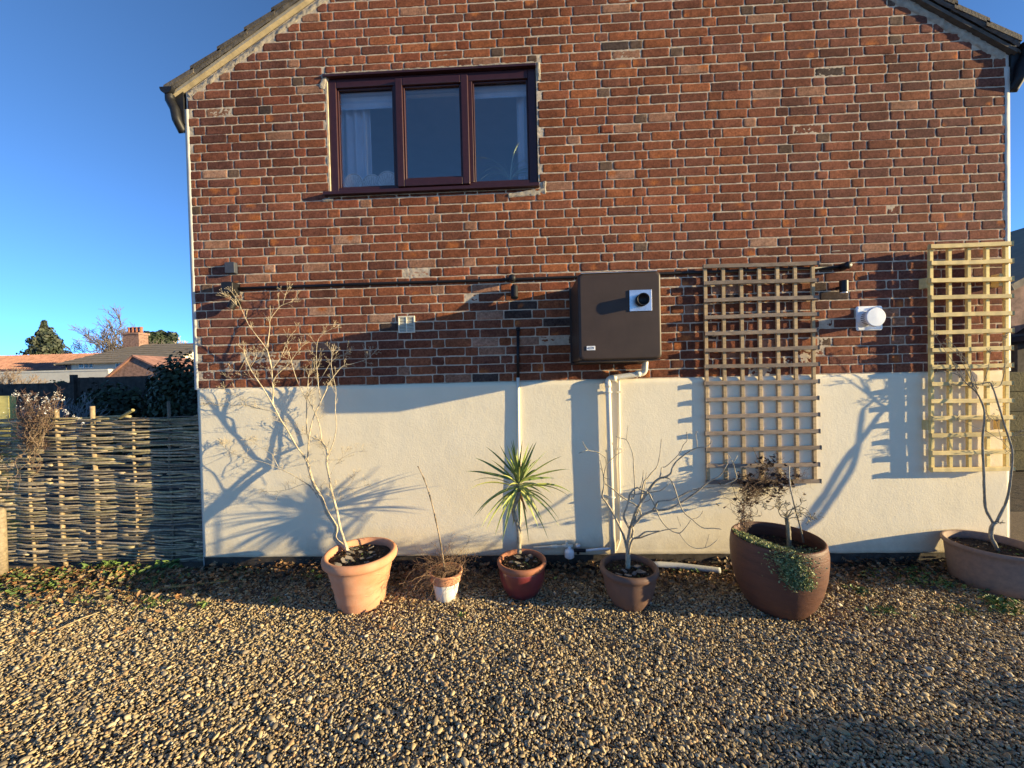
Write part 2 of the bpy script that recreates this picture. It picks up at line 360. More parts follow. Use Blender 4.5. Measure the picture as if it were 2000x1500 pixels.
for bk in out:
    a, b, c, d, r = bk; wd = b-a; ht = d-c; cx, cz = (a+b)/2, (c+d)/2
    nx = 17 if wd > .15 else 10; e = .0035; e2 = .010
    ux = np.concatenate([[a-.001, a+e*.4, a+e2], np.linspace(a+e2, b-e2, nx-4)[1:-1], [b-e2, b-e*.4, b+.001]])
    uz = np.array([c-.001, c+e*.4, c+e2, c*.73+d*.27, (c+d)/2, c*.27+d*.73, d-e2, d-e*.4, d+.001])
    X, Z = np.meshgrid(ux, uz, indexing='ij'); prot = .0050+rng.normal(0, .0009)
    if rng.random() < .06: prot += abs(rng.normal(0, .002))
    Yd = np.full(X.shape, -prot); Yd[1, :] = Yd[-2, :] = -prot*.6; Yd[:, 1] = Yd[:, -2] = np.maximum(Yd[:, 1], -prot*.6)
    Yd[0, :] = Yd[-1, :] = .006; Yd[:, 0] = Yd[:, -1] = .006
    tilt = rng.normal(0, .0005)
    Yd = Yd+tilt*(X-cx)/wd*2+.0030*fbm(X*75, Z*90, 11)+.0022*fbm(X*16, Z*24, 15)
    rc = .005+.012*rng.random()**1.5; dx = wd/2-np.abs(X-cx); dz = ht/2-np.abs(Z-cz); k_ = (dx < rc) & (dz < rc); px_, pz_ = np.clip(rc-dx, 1e-6, None), np.clip(rc-dz, 1e-6, None); sc_ = np.where(k_, np.maximum(px_, pz_)/np.hypot(px_, pz_), 1)
    X = np.where(k_, cx+np.sign(X-cx)*(wd/2-rc+px_*sc_), X); Z = np.where(k_, cz+np.sign(Z-cz)*(ht/2-rc+pz_*sc_), Z)
    X = X+.0060*fbm(X*30+5, Z*50, 12); Z = Z+.0055*fbm(X*26, Z*40, 13)
    base = BC[rng.choice(7, p=[.24, .22, .16, .12, .12, .06, .08])]*(.76+.30*rng.random())
    # purplish courses towards the edges of the wall, oranger mid wall
    k = np.clip(1-abs((cx-.2)/3.4), 0, 1); base = base*np.array([.92+.22*k, .95+.1*k, 1.08-.18*k])
    if wd < .15 and rng.random() < .06: base = np.array([.16, .105, .075])*(.75+.4*rng.random())
    elif rng.random() < .03: base = np.array([.36, .19, .12])
    for p in PALE:
        if a < p[0] < b and c < p[1] < d: base = np.array([.46, .27, .18])
    for p in DARK:
        if a < p[0] < b and c < p[1] < d: base = np.array([.09, .065, .055])
    C = np.tile(base, (*X.shape, 1))*(1+.75*fbm(X*30, Z*45, 17))[..., None]
    C = C*(1-.30*np.clip(fbm(X*4, Z*4, 31)*3, 0, 1))[..., None]*(1+.65*fbm(X*.9, Z*1.3, 33))[..., None]
    # chipped faces show bright orange clay
    if rng.random() < .075 or (cz < 1.95 and rng.random() < .1):
        px, pz = a+rng.random()*wd, c+rng.random()*ht; rr = .02+.035*rng.random()
        dd = np.hypot(X-px, (Z-pz)*1.2)/rr; k = np.clip(1.6-dd*1.4+fbm(X*60, Z*60, 19)*1.6, 0, 1)
        Yd = Yd+k*.0036; C = C*(1-k[..., None])+np.array([.46, .16, .055])*k[..., None]
    lo_ = -.0032 if (rng.random() < (.10 if cz < 2.0 else .006)) else -.0042
    Yd[1:-1, 1:-1] = np.minimum(Yd[1:-1, 1:-1], lo_+.0012*fbm(X[1:-1, 1:-1]*60, Z[1:-1, 1:-1]*60, 23)) if lo_ < -.0035 else Yd[1:-1, 1:-1]+.0018
    P = np.stack([X, Yd, Z], -1); mb.grid(P, C)
mb.build('bricks', 'brick', house, smooth=True)
mb = MB(); xs = np.arange(XL+.002, XR, .0085); zs = np.arange(RZ0-.01, wz(RX)-.02, .0068)
for xa, xb, za, zb in ((XL+.001, WX0-.002, RZ0-.01, 6.2), (WX0-.002, WX1+.002, RZ0-.01, WZ0-.002), (WX0-.002, WX1+.002, WZ1+.002, 5.35), (WX1+.002, XR-.001, RZ0-.01, 5.35)):
    xs = np.arange(xa, xb+.008, .0085); xs[-1] = xb; zs = np.arange(za, min(zb, 5.35), .0068)
    X, Z = np.meshgrid(xs, zs, indexing='ij'); lim = np.where(X < RX, 4.21+SL*(X+3.037), 4.235+SL*(3.962-X))-.095
    Yd = -.0022+.0075*fbm(X*70, Z*85, 91)+.004*fbm(X*9, Z*9, 95); Yd = np.clip(Yd-.0006, -.0036, -.0008); Z = np.minimum(Z, lim)
    mb.grid(np.stack([X, Yd, Z], -1)[:, ::-1])
mb.build('mortar_face', 'mortar', house, smooth=True)
# rough lumps of mortar along the verge and window jambs
mb = MB()
def smear(mb, pts, wdt, n=60, t=.010, seed=1):
    P = np.array(pts, float); seg = np.r_[0, np.cumsum(np.hypot(*np.diff(P, axis=0).T))]; L = seg[-1]; n = max(6, int(L/.012))
    s = np.linspace(0, L, n); cx = np.interp(s, seg, P[:, 0]); cz = np.interp(s, seg, P[:, 1])
    tx = np.gradient(cx); tz = np.gradient(cz); q = np.hypot(tx, tz); nx_, nz_ = -tz/q, tx/q; rows = []
    for j, k in enumerate(np.linspace(-1, 1, 7)):
        ww = wdt*(1+1.3*fbm(s*12+j*.3, s*0+k, seed))
        x = cx+nx_*ww*k; z = cz+nz_*ww*k; y = -t*(1-k**4)*(1+fbm(s*40, s*0+k*3, seed+1)*2)+.003*abs(k)+(.009 if abs(k) == 1 else 0)
        rows.append(np.stack([x, y, z], -1))
    mb.grid(np.array(rows))
vl = [(x, wz(x)-.045) for x in np.linspace(XL+.02, RX, 12)]
smear(mb, vl, .032, seed=3); smear(mb, [(x, wz(x)-.045) for x in np.linspace(XR-.02, RX, 12)][::-1], .05, seed=5)
smear(mb, [(WX0-.012, 3.3), (WX0-.012, WZ1-.1)], .008, seed=7, t=.004)
smear(mb, [(WX0-.05, WZ1-.10), (WX0-.012, WZ1+.02)], .035, seed=8); smear(mb, [(WX1+.03, WZ1-.13), (WX1+.02, WZ1+.02)], .022, seed=9)
smear(mb, [(WX0-.02, WZ1+.025), (WX1+.02, WZ1+.025)], .014, seed=10, t=.006); smear(mb, [(WX1-.25, WZ0-.06), (WX1+.06, WZ0-.03)], .035, seed=11)
smear(mb, [(WX1+.05, WZ0-.05), (WX1+.05, WZ0+.05)], .02, seed=12); smear(mb, [(WX0-.07, WZ0-.03), (WX0+.03, WZ0-.03)], .022, seed=13)
# a few patches of repointing
for i, (u, v) in enumerate([(1000, 108), (750, 118), (860, 110), (935, 592), (1410, 548), (1480, 500), (1640, 490), (1210, 3)]):
    p = bp(u, v); smear(mb, [(p[0]-.08, p[2]), (p[0]+.08, p[2]+.003)], .010, seed=20+i, t=.005)
mb.build('mortar_fillets', 'mortar_flush', house, smooth=True)['kind'] = 'stuff'
# cream render on the lower wall
mb = MB(); nx, nz = 360, 84
xs = np.linspace(XL-.004, XR+.012, nx); zs = np.linspace(.112, RZ0, nz)
X, Z = np.meshgrid(xs, zs, indexing='ij'); Yd = -.020+.007*fbm(X*1.1, Z*1.2, 41)+.0018*fbm(X*7, Z*6, 42)+.0012*fbm(X*36, Z*36, 43)
Yd[:, -1] = .004; Yd[:, -2] += .006; Yd[:, 0] = -.012; Yd[:, 1] -= .006; Yd[0, :] = .03; Yd[-1, :] = .03
Z[:, -1] += .005*fbm(xs*14, xs*0, 44); Z[:, -2] = Z[:, -1]-.002; Z[:, 0] += .006*fbm(xs*9, xs*0, 45); X[0, :] += .008*fbm(zs*6, zs*0, 46)
mb.grid(np.stack([X, Yd, Z], -1)); mb.build('painted_render', 'render', house, smooth=True)
mb = MB(); mb.box(XL, XR, -.004, .02, -.03, .125); mb.build('plinth', 'plinth', house)
# side walls, back wall, roof
mb = MB(); mb.box(XL-.014, XL-.001, .004, 9, 0, wz(XL)+.02); mb.box(XR+.001, XR+.03, .004, 9, 0, wz(XR)+.02)
zz = np.linspace(1.6, wz(XL)-.05, 70)
mb.build_each('side_wall', 'white_wall', house)
mb = MB(); prism(mb, [(XL, 0), (XR, 0), (XR, wz(XR)), (RX, wz(RX-.001)), (XL, wz(XL))], 8.7, 9); mb.build('back_wall', 'mortar', house)
# white paint lapping onto both corners
mb = MB()
for xx, s0 in ((XL, 1), (XR, -1)):
    zz = np.linspace(1.6, 4.05, 140); k = .010+.010*fbm(zz*9, zz*0+xx, 50)+(.006 if s0 < 0 else 0)
    cols_ = [np.stack([zz*0+xx-s0*.030, zz*0+.004, zz], -1), np.stack([zz*0+xx-s0*.028, zz*0-.005, zz], -1), np.stack([xx+s0*k*.6, zz*0-.007+.004*fbm(zz*40, zz*0, 51), zz], -1), np.stack([xx+s0*k, zz*0+.002, zz], -1)]
    mb = MB(); mb.grid(np.array(cols_)); mb.build('corner_paint', 'white_wall', house, smooth=True)
# roof slabs
roof = MB(); th = .05
for (xa, za, xb, zb) in ((-3.037-.05, 4.21-.05*SL, RX, roofz(RX-.001)), (3.962+.07, 4.235-.07*SL, RX, roofz(RX-.001))):
    roof.add([(xa, -.02, za-.055), (xb, -.02, zb-.055), (xb, 9.1, zb-.055), (xa, 9.1, za-.055), (xa, -.02, za-.03), (xb, -.02, zb-.03), (xb, 9.1, zb-.03), (xa, 9.1, za-.03)],
        [(0, 1, 2, 3), (4, 7, 6, 5), (0, 4, 5, 1), (3, 2, 6, 7), (0, 3, 7, 4), (1, 5, 6, 2)])
rf = roof.build('roof', 'tile', house)
# verge tiles, stepped courses
mb = MB()
for s0, xe, ze in ((1, -3.037, 4.21), (-1, 3.962, 4.235)):
    ang = math.atan(SL)*s0
    n = int((RX-xe)*s0/math.cos(ang)/.285)+1
    for i in range(n):
        l0 = i*.285-.03; l1 = l0+.315
        for j in range(2):
            y0 = -.055 if j == 0 else .14; y1 = .135 if j == 0 else 8.9
            c0, c1 = l0*math.cos(ang)*s0, l1*math.cos(ang)*s0
            lift0, lift1 = .032, .004
            pts = []
            t = .034+.006*rng.random()
            for (xx, zz) in ((xe+c0, ze+l0*math.sin(abs(ang))+lift0), (xe+c1, ze+l1*math.sin(abs(ang))+lift1)): pts += [(xx, y0, zz-t), (xx, y0, zz+.004), (xx, y1, zz-t), (xx, y1, zz+.004)]
            mb.add(pts, [(0, 1, 5, 4), (2, 6, 7, 3), (1, 3, 7, 5), (0, 4, 6, 2), (0, 2, 3, 1), (4, 5, 7, 6)], np.array((1, .95, .85))*(.7+.7*rng.random()))
mb.build('roof_tiles', 'tile', rf)
# bedding mortar between tiles and verge board: lumpy dark
mb = MB()
for s0, xe, ze in ((1, -3.037, 4.21), (-1, 3.962, 4.235)):
    s = np.linspace(-.02, abs(RX-xe), 160); x = xe+s*s0; z = ze+s*SL; rows = []
    for k in np.linspace(0, 1, 5):
        y = -.040-.010*math.sin(k*math.pi)+.014*fbm(s*18, s*0+k*3, 61); rows.append(np.stack([x, y, z-.045+k*.055+.006*fbm(s*14, s*0+k, 62)], -1))
    rows.append(np.stack([x, y*0+.03, z+.01], -1)); mb.grid(np.array(rows))
mb.build('verge_bedding', 'tile', rf, smooth=True)
mb = MB()
for s0, xe, ze in ((1, -3.055, 4.185), (-1, 3.975, 4.20)):
    s = np.linspace(0, abs(RX-xe), 100); x = xe+s*s0; z = ze+s*SL-.028+.004*fbm(s*3, s*0, 66)
    w_ = .034; rows = [np.stack([x, s*0+.02, z], -1), np.stack([x, s*0-.034, z], -1), np.stack([x, s*0-.036, z-w_], -1), np.stack([x, s*0+.02, z-w_-.004], -1)]
    mb = MB(); mb.grid(np.array(rows)); mb.add([rows[k][0] for k in range(4)], [(0, 1, 2, 3)])
    mb.build('verge_board', 'verge' if s0 > 0 else 'verge_shaded', rf)
# gutters and swan-neck brackets at each eave
for s0, xe in ((-1, XL-.03), (1, XR+.03)):
    mb = MB(); n = 10; R0 = .055; gx = xe+s0*.10; gz = 4.205
    for y in (0,):
        an = np.linspace(math.pi, 2*math.pi, n)
        A = np.array([[(gx+R0*math.cos(a), yy, gz+R0*math.sin(a)) for a in an] for yy in (-.07, 9)])
        B = np.array([[(gx+(R0-.004)*math.cos(a), yy, gz+(R0-.004)*math.sin(a)) for a in an] for yy in (-.07, 9)])
        mb.grid(A); mb.grid(B[::-1])
    mb.add([(gx+R0*math.cos(a), -.071, gz+R0*math.sin(a)) for a in an], [tuple(range(n))])
    gut = mb.build('gutter', 'black', house)
    mb = MB()
    K = [(gx, -.03, gz-.03), (gx, -.03, gz-.09), (gx-s0*.04, -.03, gz-.17), (xe+s0*.045, -.03, gz-.26), (xe+s0*.035, -.03+.05, gz-.34)]
    P = np.array(K); t = np.linspace(0, 4, 17); Q = np.stack([np.interp(t, range(5), P[:, i]) for i in range(3)], -1)
    mb.tube(Q, .036, 12); mb.build('downpipe_bend', 'black', gut, smooth=True)
    mb = MB(); V = [(xe+s0*.0, 4.24), (xe+s0*.09, 4.20), (xe+s0*.095, 4.12), (xe+s0*.05, 4.0), (xe+s0*.02, 3.93), (xe+s0*.0, 3.93)]
    prism(mb, V, -.012, .06); mb.build('eaves_board', 'black', house)
# room behind the window
mb = MB(); y0, y1, x0, x1, z0, z1 = .29, 3.6, -2.7, 2.2, 2.55, 4.5
mb.add([(x0, y0, z0), (x1, y0, z0), (x1, y1, z0), (x0, y1, z0), (x0, y0, z1), (x1, y0, z1), (x1, y1, z1), (x0, y1, z1)], [(0, 1, 2, 3), (4, 7, 6, 5), (0, 3, 7, 4), (1, 5, 6, 2), (3, 2, 6, 7)])
mb.build('room', 'room', house)
# window
win = MB(); fy0, fy1 = .012, .085
X0, X1, Z0, Z1 = WX0+.004, WX1-.004, WZ0+.03, WZ1-.012
ma, mb_ = (-1.085, -1.045), (-.455, -.410)
fw = .066
win.box(X0, X0+fw, fy0, fy1, Z0, Z1); win.box(X1-fw, X1, fy0, fy1, Z0, Z1)
win.box(X0+fw, X1-fw, fy0+.001, fy1, Z1-fw-.01, Z1-.001); win.box(X0+fw, X1-fw, fy0+.001, fy1, Z0, Z0+.048)
win.box(-1.09, -1.03, fy0+.002, fy1, Z0+.048, Z1-fw-.01); win.box(-.47, -.405, fy0+.002, fy1, Z0+.048, Z1-fw-.01)
# stepped bead round each fixed pane
def bead(mb, a, b, c, d, y0, w=.014, t=.016):
    for q in ((a, a+w, c, d), (b-w, b, c, d), (a+w, b-w, c, c+w), (a+w, b-w, d-w, d)):
        mb.box(q[0], q[1], y0, y0+t, q[2], q[3])
wo = win.build('window', 'upvc', house, bevel=.006)
mb = MB(); g0, g1, g2, g3 = X0+fw, -1.09, -.405, X1-fw
bead(mb, g0, g1, Z0+.048, Z1-fw-.01, .03); bead(mb, g2, g3, Z0+.048, Z1-fw-.01, .03); mb.build_each('glazing_bead', 'upvc', wo, 32, bevel=.005)
mb = MB(); sx0, sx1, sz0, sz1 = -1.06, -.437, Z0+.02, Z1-.045; sw = .062
for q in ((sx0, sx0+sw, sz0, sz1), (sx1-sw, sx1, sz0, sz1), (sx0+sw, sx1-sw, sz0, sz0+sw), (sx0+sw, sx1-sw, sz1-sw, sz1)): mb.box(q[0], q[1], -.022, .012, q[2], q[3])
bead(mb, sx0+sw, sx1-sw, sz0+sw, sz1-sw, -.005, .016, .03)
sash = mb.build('opening_sash', 'upvc', wo, bevel=.007)
mb = MB(); mb.box(WX0-.045, WX1+.008, -.045, .03, WZ0-.004, WZ0+.026); mb.build('sill', 'upvc', wo, bevel=.005)
mb = MB(); mb.box(WX0-.03, WX1+.0, -.022, .03, WZ1-.012, WZ1+.008); mb.build('head_trim', 'upvc', wo, bevel=.003)
for a, b, y, c, d in ((g0, g1, .05, Z0+.048, Z1-fw-.01), (sx0+sw, sx1-sw, .012, sz0+sw, sz1-sw), (g2, g3, .05, Z0+.048, Z1-fw-.01)):
    mb = MB(); mb.box(a, b, y, y+.006, c, d); mb.build('pane', 'glass', wo)
mb = MB(); mb.box(WX0-.0, WX1+.0, .09, .42, WZ0+.0, WZ0+.035); mb.build('inner_sill', 'white_plastic', house)
iz = WZ0+.036
# blinds, curtains, ornaments and plant behind the glass
for i, (a, b, dz) in enumerate(((-1.60, -1.06, .17), (-1.04, -.46, .10), (-.44, .10, .13))):
    mb = MB(); zz = np.linspace(WZ1-.02-dz-.02, WZ1, 9); xs = np.linspace(a, b, 4)
    P = np.array([[(x, .115+.010*(k % 2), z) for x in xs] for k, z in enumerate(zz)]); mb.grid(P)
    tag(mb.build('roller_blind', 'cloth', loc=((a+b)/2, .12, WZ1)), ['pale gathered blind at the top of the left window pane', 'pale gathered blind at the top of the middle opening window', 'pale gathered blind at the top of the right window pane'][i], 'blind', 'blinds behind the window')
def curtain(a, b, lab, nf, lean):
    mb = MB(); xs = np.linspace(a, b, 60); zz = np.linspace(iz+.0, WZ1+.02, 14)
    P = np.array([[(x+lean*(1-(z-iz)/1.0)*(x-a), .17+.022*math.sin((x-a)*nf)+.004*math.sin(x*90+z*3), z) for x in xs] for z in zz]); mb.grid(P)
    tag(mb.build('curtain', 'cloth', loc=(a, .17, iz), smooth=True), lab, 'curtain', 'curtains behind the window')
curtain(-1.63, -1.36, 'pale curtain hanging behind the left window pane', 75, .0); curtain(-.03, .13, 'narrow pale curtain hanging behind the right window pane', 80, -.0)
for i, (x, r, y) in enumerate(((-1.480, .096, .068), (-1.325, .094, .085), (-1.178, .100, .066))):
    mb = MB(); an = np.linspace(0, 2*np.pi, 41)[:-1]
    for k, (rr, dy) in enumerate(((r, 0), (r, .006))): pass
    prism(mb, [(x+r*math.cos(a)*.93, iz+r+r*math.sin(a)) for a in an], y, y+.006)
    o = thing('round_fan', (x, y, iz), ['small round woven fan nearest the left window jamb on the sill', 'greyer round woven fan standing between the other two', 'largest palest round woven fan beside the window mullion'][i], 'ornament', 'round woven fans on the window sill')
    mb.build('fan_disc', 'paper', o)
    m2 = MB()
    for k in range(9):
        a = R(20+140*k/8); m2.tube([(x, y-.003, iz+.02), (x+r*.85*math.cos(a), y-.003, iz+r+r*.75*math.sin(a))], .0015, 4)
    m2.tube([(x+.9*r*math.cos(a)*.93, y-.002, iz+r+.9*r*math.sin(a)) for a in np.linspace(0, 2*np.pi, 30)], .002, 4)
    m2.build('ribs', 'wood_old', o)
sp_ = thing('spider_plant', (-.10, .16, iz), 'arching spider plant behind the right window pane', 'plant')
mb = MB(); mb.lathe([(.0, 0), (.035, 0), (.045, .06), (.042, .06), (.0, .05)], -.10, .12, iz, 20); mb.build('plant_pot', 'white_plastic', sp_, smooth=True)
mb = MB()
def blade(mb, p0, d, L, droop, w, col, n=9, tw=0, fold=.25):
    d = np.array(d, float); d /= np.linalg.norm(d); side = np.cross(d, (0, 0, 1.)); side /= np.linalg.norm(side)+1e-9
    if tw: up = np.cross(side, d); side = side*math.cos(tw)+up*math.sin(tw)
    P = []; p = np.array(p0, float); v = d.copy()
    for i in range(n):
        t = i/(n-1); ww = w*min(1, .55+t*2)*(1-t**2.2); up = np.cross(side, v)
        P.append([p-side*ww, p-up*ww*fold, p+side*ww]); v = v+np.array([0, 0, -droop/n]); v /= np.linalg.norm(v); p = p+v*L/(n-1)
    mb.grid(np.array(P), col)
for k in range(34):
    a = rng.random()*2*np.pi; blade(mb, (-.10, .10, iz+.09), (math.cos(a), math.sin(a)*.12, 1.1+rng.random()), .26+.16*rng.random(), 2.0+rng.random(), .0045, (.55, .68, .48))
blade(mb, (-.12, .10, iz+.05), (-.35, 0, 1), .33, .5, .003, (.5, .55, .4))
mb.build('leaves', 'leaf', sp_, smooth=True)
# ================================================================== WALL FIXTURES
def batten_rail(x0, x1, z, y0, h, t, mb, col): mb.box(x0, x1, y0, y0+t, z-h/2, z+h/2, col)
def trellis(x0, x1, z0, z1, nv, nh, yf, yv, label, m, hh, vw, skew, th):
    t = thing('trellis', ((x0+x1)/2, yf, z0), label, 'trellis', None)
    for k in range(nh):
        z = z0+hh/2+(z1-z0-hh)*k/(nh-1); mb = MB(); c = np.array((.92, .90, .96) if m == 'wood_old' else (1, 1, 1))*(.78+.3*rng.random())
        n = 14; xs = np.linspace(x0-.008+rng.normal(0, .003), x1+.012+rng.normal(0, .004), n); dz = rng.normal(0, .0015)
        Q = []
        for i, x in enumerate(xs):
            zz = z+skew*(x-x0)+dz+.0025*math.sin(x*5+k); w2 = hh/2*(1+.05*rng.random()); yy = yf-.002*rng.random()
            Q.append([(x, yy, zz-w2), (x, yy+th, zz-w2), (x, yy+th, zz+w2), (x, yy, zz+w2)])
        mb.grid(np.array(Q), c, True); mb.f.append((0, 1, 2, 3)); b = (n-1)*4; mb.f.append((b+3, b+2, b+1, b))
        mb.build('horizontal_batten', m, t, bevel=.003)
    for k in range(nv):
        x = x0+vw/2+.004+(x1-x0-vw-.006)*k/(nv-1)+rng.normal(0, .002); mb = MB(); mb.box(x-vw/2, x+vw/2, yf+th+.0005, yv, z0+.004, z1-.004, np.array((1.65, 1.5, 1.15) if m == 'wood_old' else (1.1, 1.1, .95))*(.85+.3*rng.random()))  # weathered uprights tinted brighter, sunlight put into their colour
        mb.build('vertical_batten', m, t, bevel=.002)
    return t
t1 = trellis(1.487, 2.385, .715, 2.532, 7, 14, -.058, -.022, 'weathered grey brown wooden trellis with seven uprights beside the brown boiler box', 'wood_old', .031, .027, -.001, .017)
t2 = trellis(3.245, 3.855, .803, 2.625, 5, 14, -.098, -.055, 'new pale yellow wooden trellis with five uprights at the right corner of the wall', 'wood_new', .033, .027, -.003, .021)
mb = MB()
for z in (2.33, 1.18): mb.box(3.235, 3.262, -.062, .002, z-.045, z+.035); mb.box(3.80, 3.84, -.062, .002, z-.05, z+.05)
mb.build_each('spacer_block', 'wood_new', t2)
# boiler
bo = thing('boiler', (.69, -.46, 1.75), 'large dark brown boiler box hung on the brick wall, with a square steel flue plate', 'boiler')
mb = rbox(.392, .990, -.462, -.012, 1.752, 2.388, .030)
cas = mb.build('casing', 'boiler', bo, smooth=False, bevel=.0)
mb = MB(); mb.box(.380, 1.002, -.012, -.0005, 1.735, 2.395); mb.build('wall_flange', 'boiler', bo)
mb = MB(); mb.box(.400, .982, -.46+.02, -.02, 1.744, 1.7505); mb.build('base_rim', 'boiler', bo)
fc = bp(1251, 587, -.462); px, pz = fc[0], fc[2]
mb = MB(); mb.box(px-.080, px+.080, -.468, -.4622, pz-.077, pz+.077); fp = mb.build('flue_plate', 'steel', bo, bevel=.002)
mb = MB(); mb.lathe([(.0, .015), (.038, .015), (.040, .050), (.045, .050), (.045, 0)], 0, 0, 0, 40)
for v in mb.v: v[:] = np.stack([v[:, 0], -v[:, 2], v[:, 1]], -1)+np.array([px+.005, -.4685, pz])
mb.build('flue_pipe', 'black', bo, smooth=True)
mb = MB(); mb.box(.415, .965, -.4605, -.38, 2.3885, 2.3915); mb.build('lit_top_edge', 'lead', bo)  # pale strip standing in for sunlight on the casing's top front edge
bc = bp(1154, 680, -.462)
mb = MB(); mb.box(bc[0]-.031, bc[0]+.031, -.4665, -.4622, bc[2]-.0155, bc[2]+.0155); bd = mb.build('badge', 'white_plastic', bo, bevel=.0015)
mb = MB(); an = np.linspace(0, 2*np.pi, 31); mb.tube([(bc[0]+.022*math.cos(a), -.467, bc[2]+.0095*math.sin(a)) for a in an], .0009, 5)
mb.build('badge_ring', 'black', bd)
fcv = bpy.data.curves.new('badge_text', 'FONT'); fcv.body = 'GRANT'; fcv.size = .0125; fcv.align_x = 'CENTER'; fcv.align_y = 'CENTER'; fcv.extrude = .0003
fo = bpy.data.objects.new('lettering_tmp', fcv); S.collection.objects.link(fo); bpy.context.view_layer.update(); fme = bpy.data.meshes.new_from_object(fo); bpy.data.objects.remove(fo)
fo = bpy.data.objects.new('badge_lettering', fme); S.collection.objects.link(fo); fme.materials.clear(); fme.materials.append(M['black'])
fo.rotation_euler = (R(90), 0, 0); fo.location = Vector((bc[0], -.4669, bc[2]))-Vector(bo.location); fo.parent = bd
def rnd_path(K, rad=.04, n=6):
    """polyline with rounded corners"""
    K = [np.array(k, float) for k in K]; out = [K[0]]
    for i in range(1, len(K)-1):
        a, b, c = K[i-1], K[i], K[i+1]; u1 = (a-b)/np.linalg.norm(a-b); u2_ = (c-b)/np.linalg.norm(c-b); p, q = b+u1*rad, b+u2_*rad
        for t in np.linspace(0, 1, n): out.append(p*(1-t)**2+2*b*t*(1-t)+q*t*t)
    out.append(K[-1]); return out
# condensate waste pipe and conduit
wp = thing('waste_pipe', (.71, -.06, .14), 'thick cream waste pipe running from under the boiler down the painted wall', 'pipe')
A = bp(1259, 712, -.07); B = bp(1258, 729, -.07); C_ = bp(1187, 739, -.06); D_ = bp(1200, 1074, -.06)
mb = MB(); mb.tube(rnd_path([(A[0], -.10, 1.76), (A[0], -.07, B[2]), (C_[0]+.0, -.06, C_[2]), (D_[0]-.01, -.058, .10)], .035, 7), .0225, 18); mb.build('pipe', 'cream_pipe', wp, smooth=True)
mb = MB()
for p, q in (((A[0]-.035, -.068, B[2]-.001), (A[0]-.075, -.066, B[2]-.003)), ((C_[0]+.03, -.061, C_[2]+.001), (C_[0]+.07, -.062, C_[2]-.000)), ((C_[0], -.06, C_[2]-.035), (C_[0]+.001, -.06, C_[2]-.075)), ((A[0], -.07, B[2]+.03), (A[0], -.07, B[2]+.06))): mb.tube([p, q], .0265, 18)
mb.build_each('pipe_coupler', 'cream_pipe', wp, 36, smooth=True)
for zc in (1.50, .62):
    xx = C_[0]+(1.6-zc)*.012; mb = MB(); mb.box(xx-.045, xx+.045, -.030, -.012, zc-.010, zc+.010); mb.tube([(xx+.0265*math.cos(a), -.06+.0265*math.sin(a), zc) for a in np.linspace(0, 2*np.pi, 25)], .006, 5); mb.build('pipe_clip', 'cream_pipe', wp)
cdn = thing('thin_conduit', (.77, -.03, .2), 'thin cream conduit running beside the thick waste pipe', 'pipe')
mb = MB(); mb.tube(rnd_path([(A[0]+.03, -.05, 1.77), (A[0]+.03, -.035, 1.665), (.86, -.03, 1.655)], .025), .006, 8)
mb.tube([(.78, -.02, 1.64), (.777, -.030, 1.60), (.775, -.030, 1.2), (.766, -.032, .9), (.768, -.030, .5), (.76, -.030, .25), (.73, -.04, .17), (.69, -.05, .15)], .0085, 10); mb.build('pipe', 'cream_pipe', cdn, smooth=True)
mb = MB()
for z in (1.50, 1.02, .62): mb.box(.760, .792, -.040, -.014, z-.008, z+.008)
mb.build_each('pipe_clip', 'cream_plastic', cdn)
sv = thing('service_pipe', (-.08, -.03, .15), 'narrow vertical pipe, black on the brick and cream on the render, behind the palm', 'pipe')
mb = MB(); mb.tube([(-.060, -.026, 2.04), (-.070, -.028, 1.61)], .0125, 12); mb.build('upper_sleeve', 'black', sv, smooth=True)
mb = MB(); mb.tube([(-.060, -.026, 2.035), (-.060, -.026, 2.065)], .017, 12); mb.build('cap', 'black', sv, smooth=True)
mb = MB(); mb.tube([(-.070, -.030, 1.64), (-.078, -.032, 1.0), (-.09, -.034, .6), (-.098, -.034, .12)], .0135, 12); mb.build('lower_sleeve', 'cream_pipe', sv, smooth=True)
# long black rail with round brackets
rl = thing('wall_rail', (0, -.02, 2.48), 'long thin black pole fixed horizontally across the brick wall', 'pole')
pts = [(-2.49, -.016, 2.475), (-1.3, -.016, 2.478), (-.10, -.016, 2.474), (1.3, -.016, 2.482), (2.61, -.016, 2.484)]
mb = MB(); mb.tube(pts, .0125, 10); mb.build('pole', 'black', rl, smooth=True)
for x, z in ((-.10, 2.476), (2.625, 2.487)):
    mb = MB(); mb.lathe([(0, 0), (.028, 0), (.030, .02), (.026, .055), (.030, .068), (.024, .078), (0, .08)], 0, 0, 0, 24)
    for v in mb.v: v[:] = np.stack([v[:, 0], -v[:, 2], v[:, 1]], -1)+np.array([x, 0, z])
    mb.build('bracket', 'black', rl, smooth=True)
mb = rbox(-2.595, -2.492, -.085, .002, 2.42, 2.52, .012); mb.build('end_housing', 'black', rl)
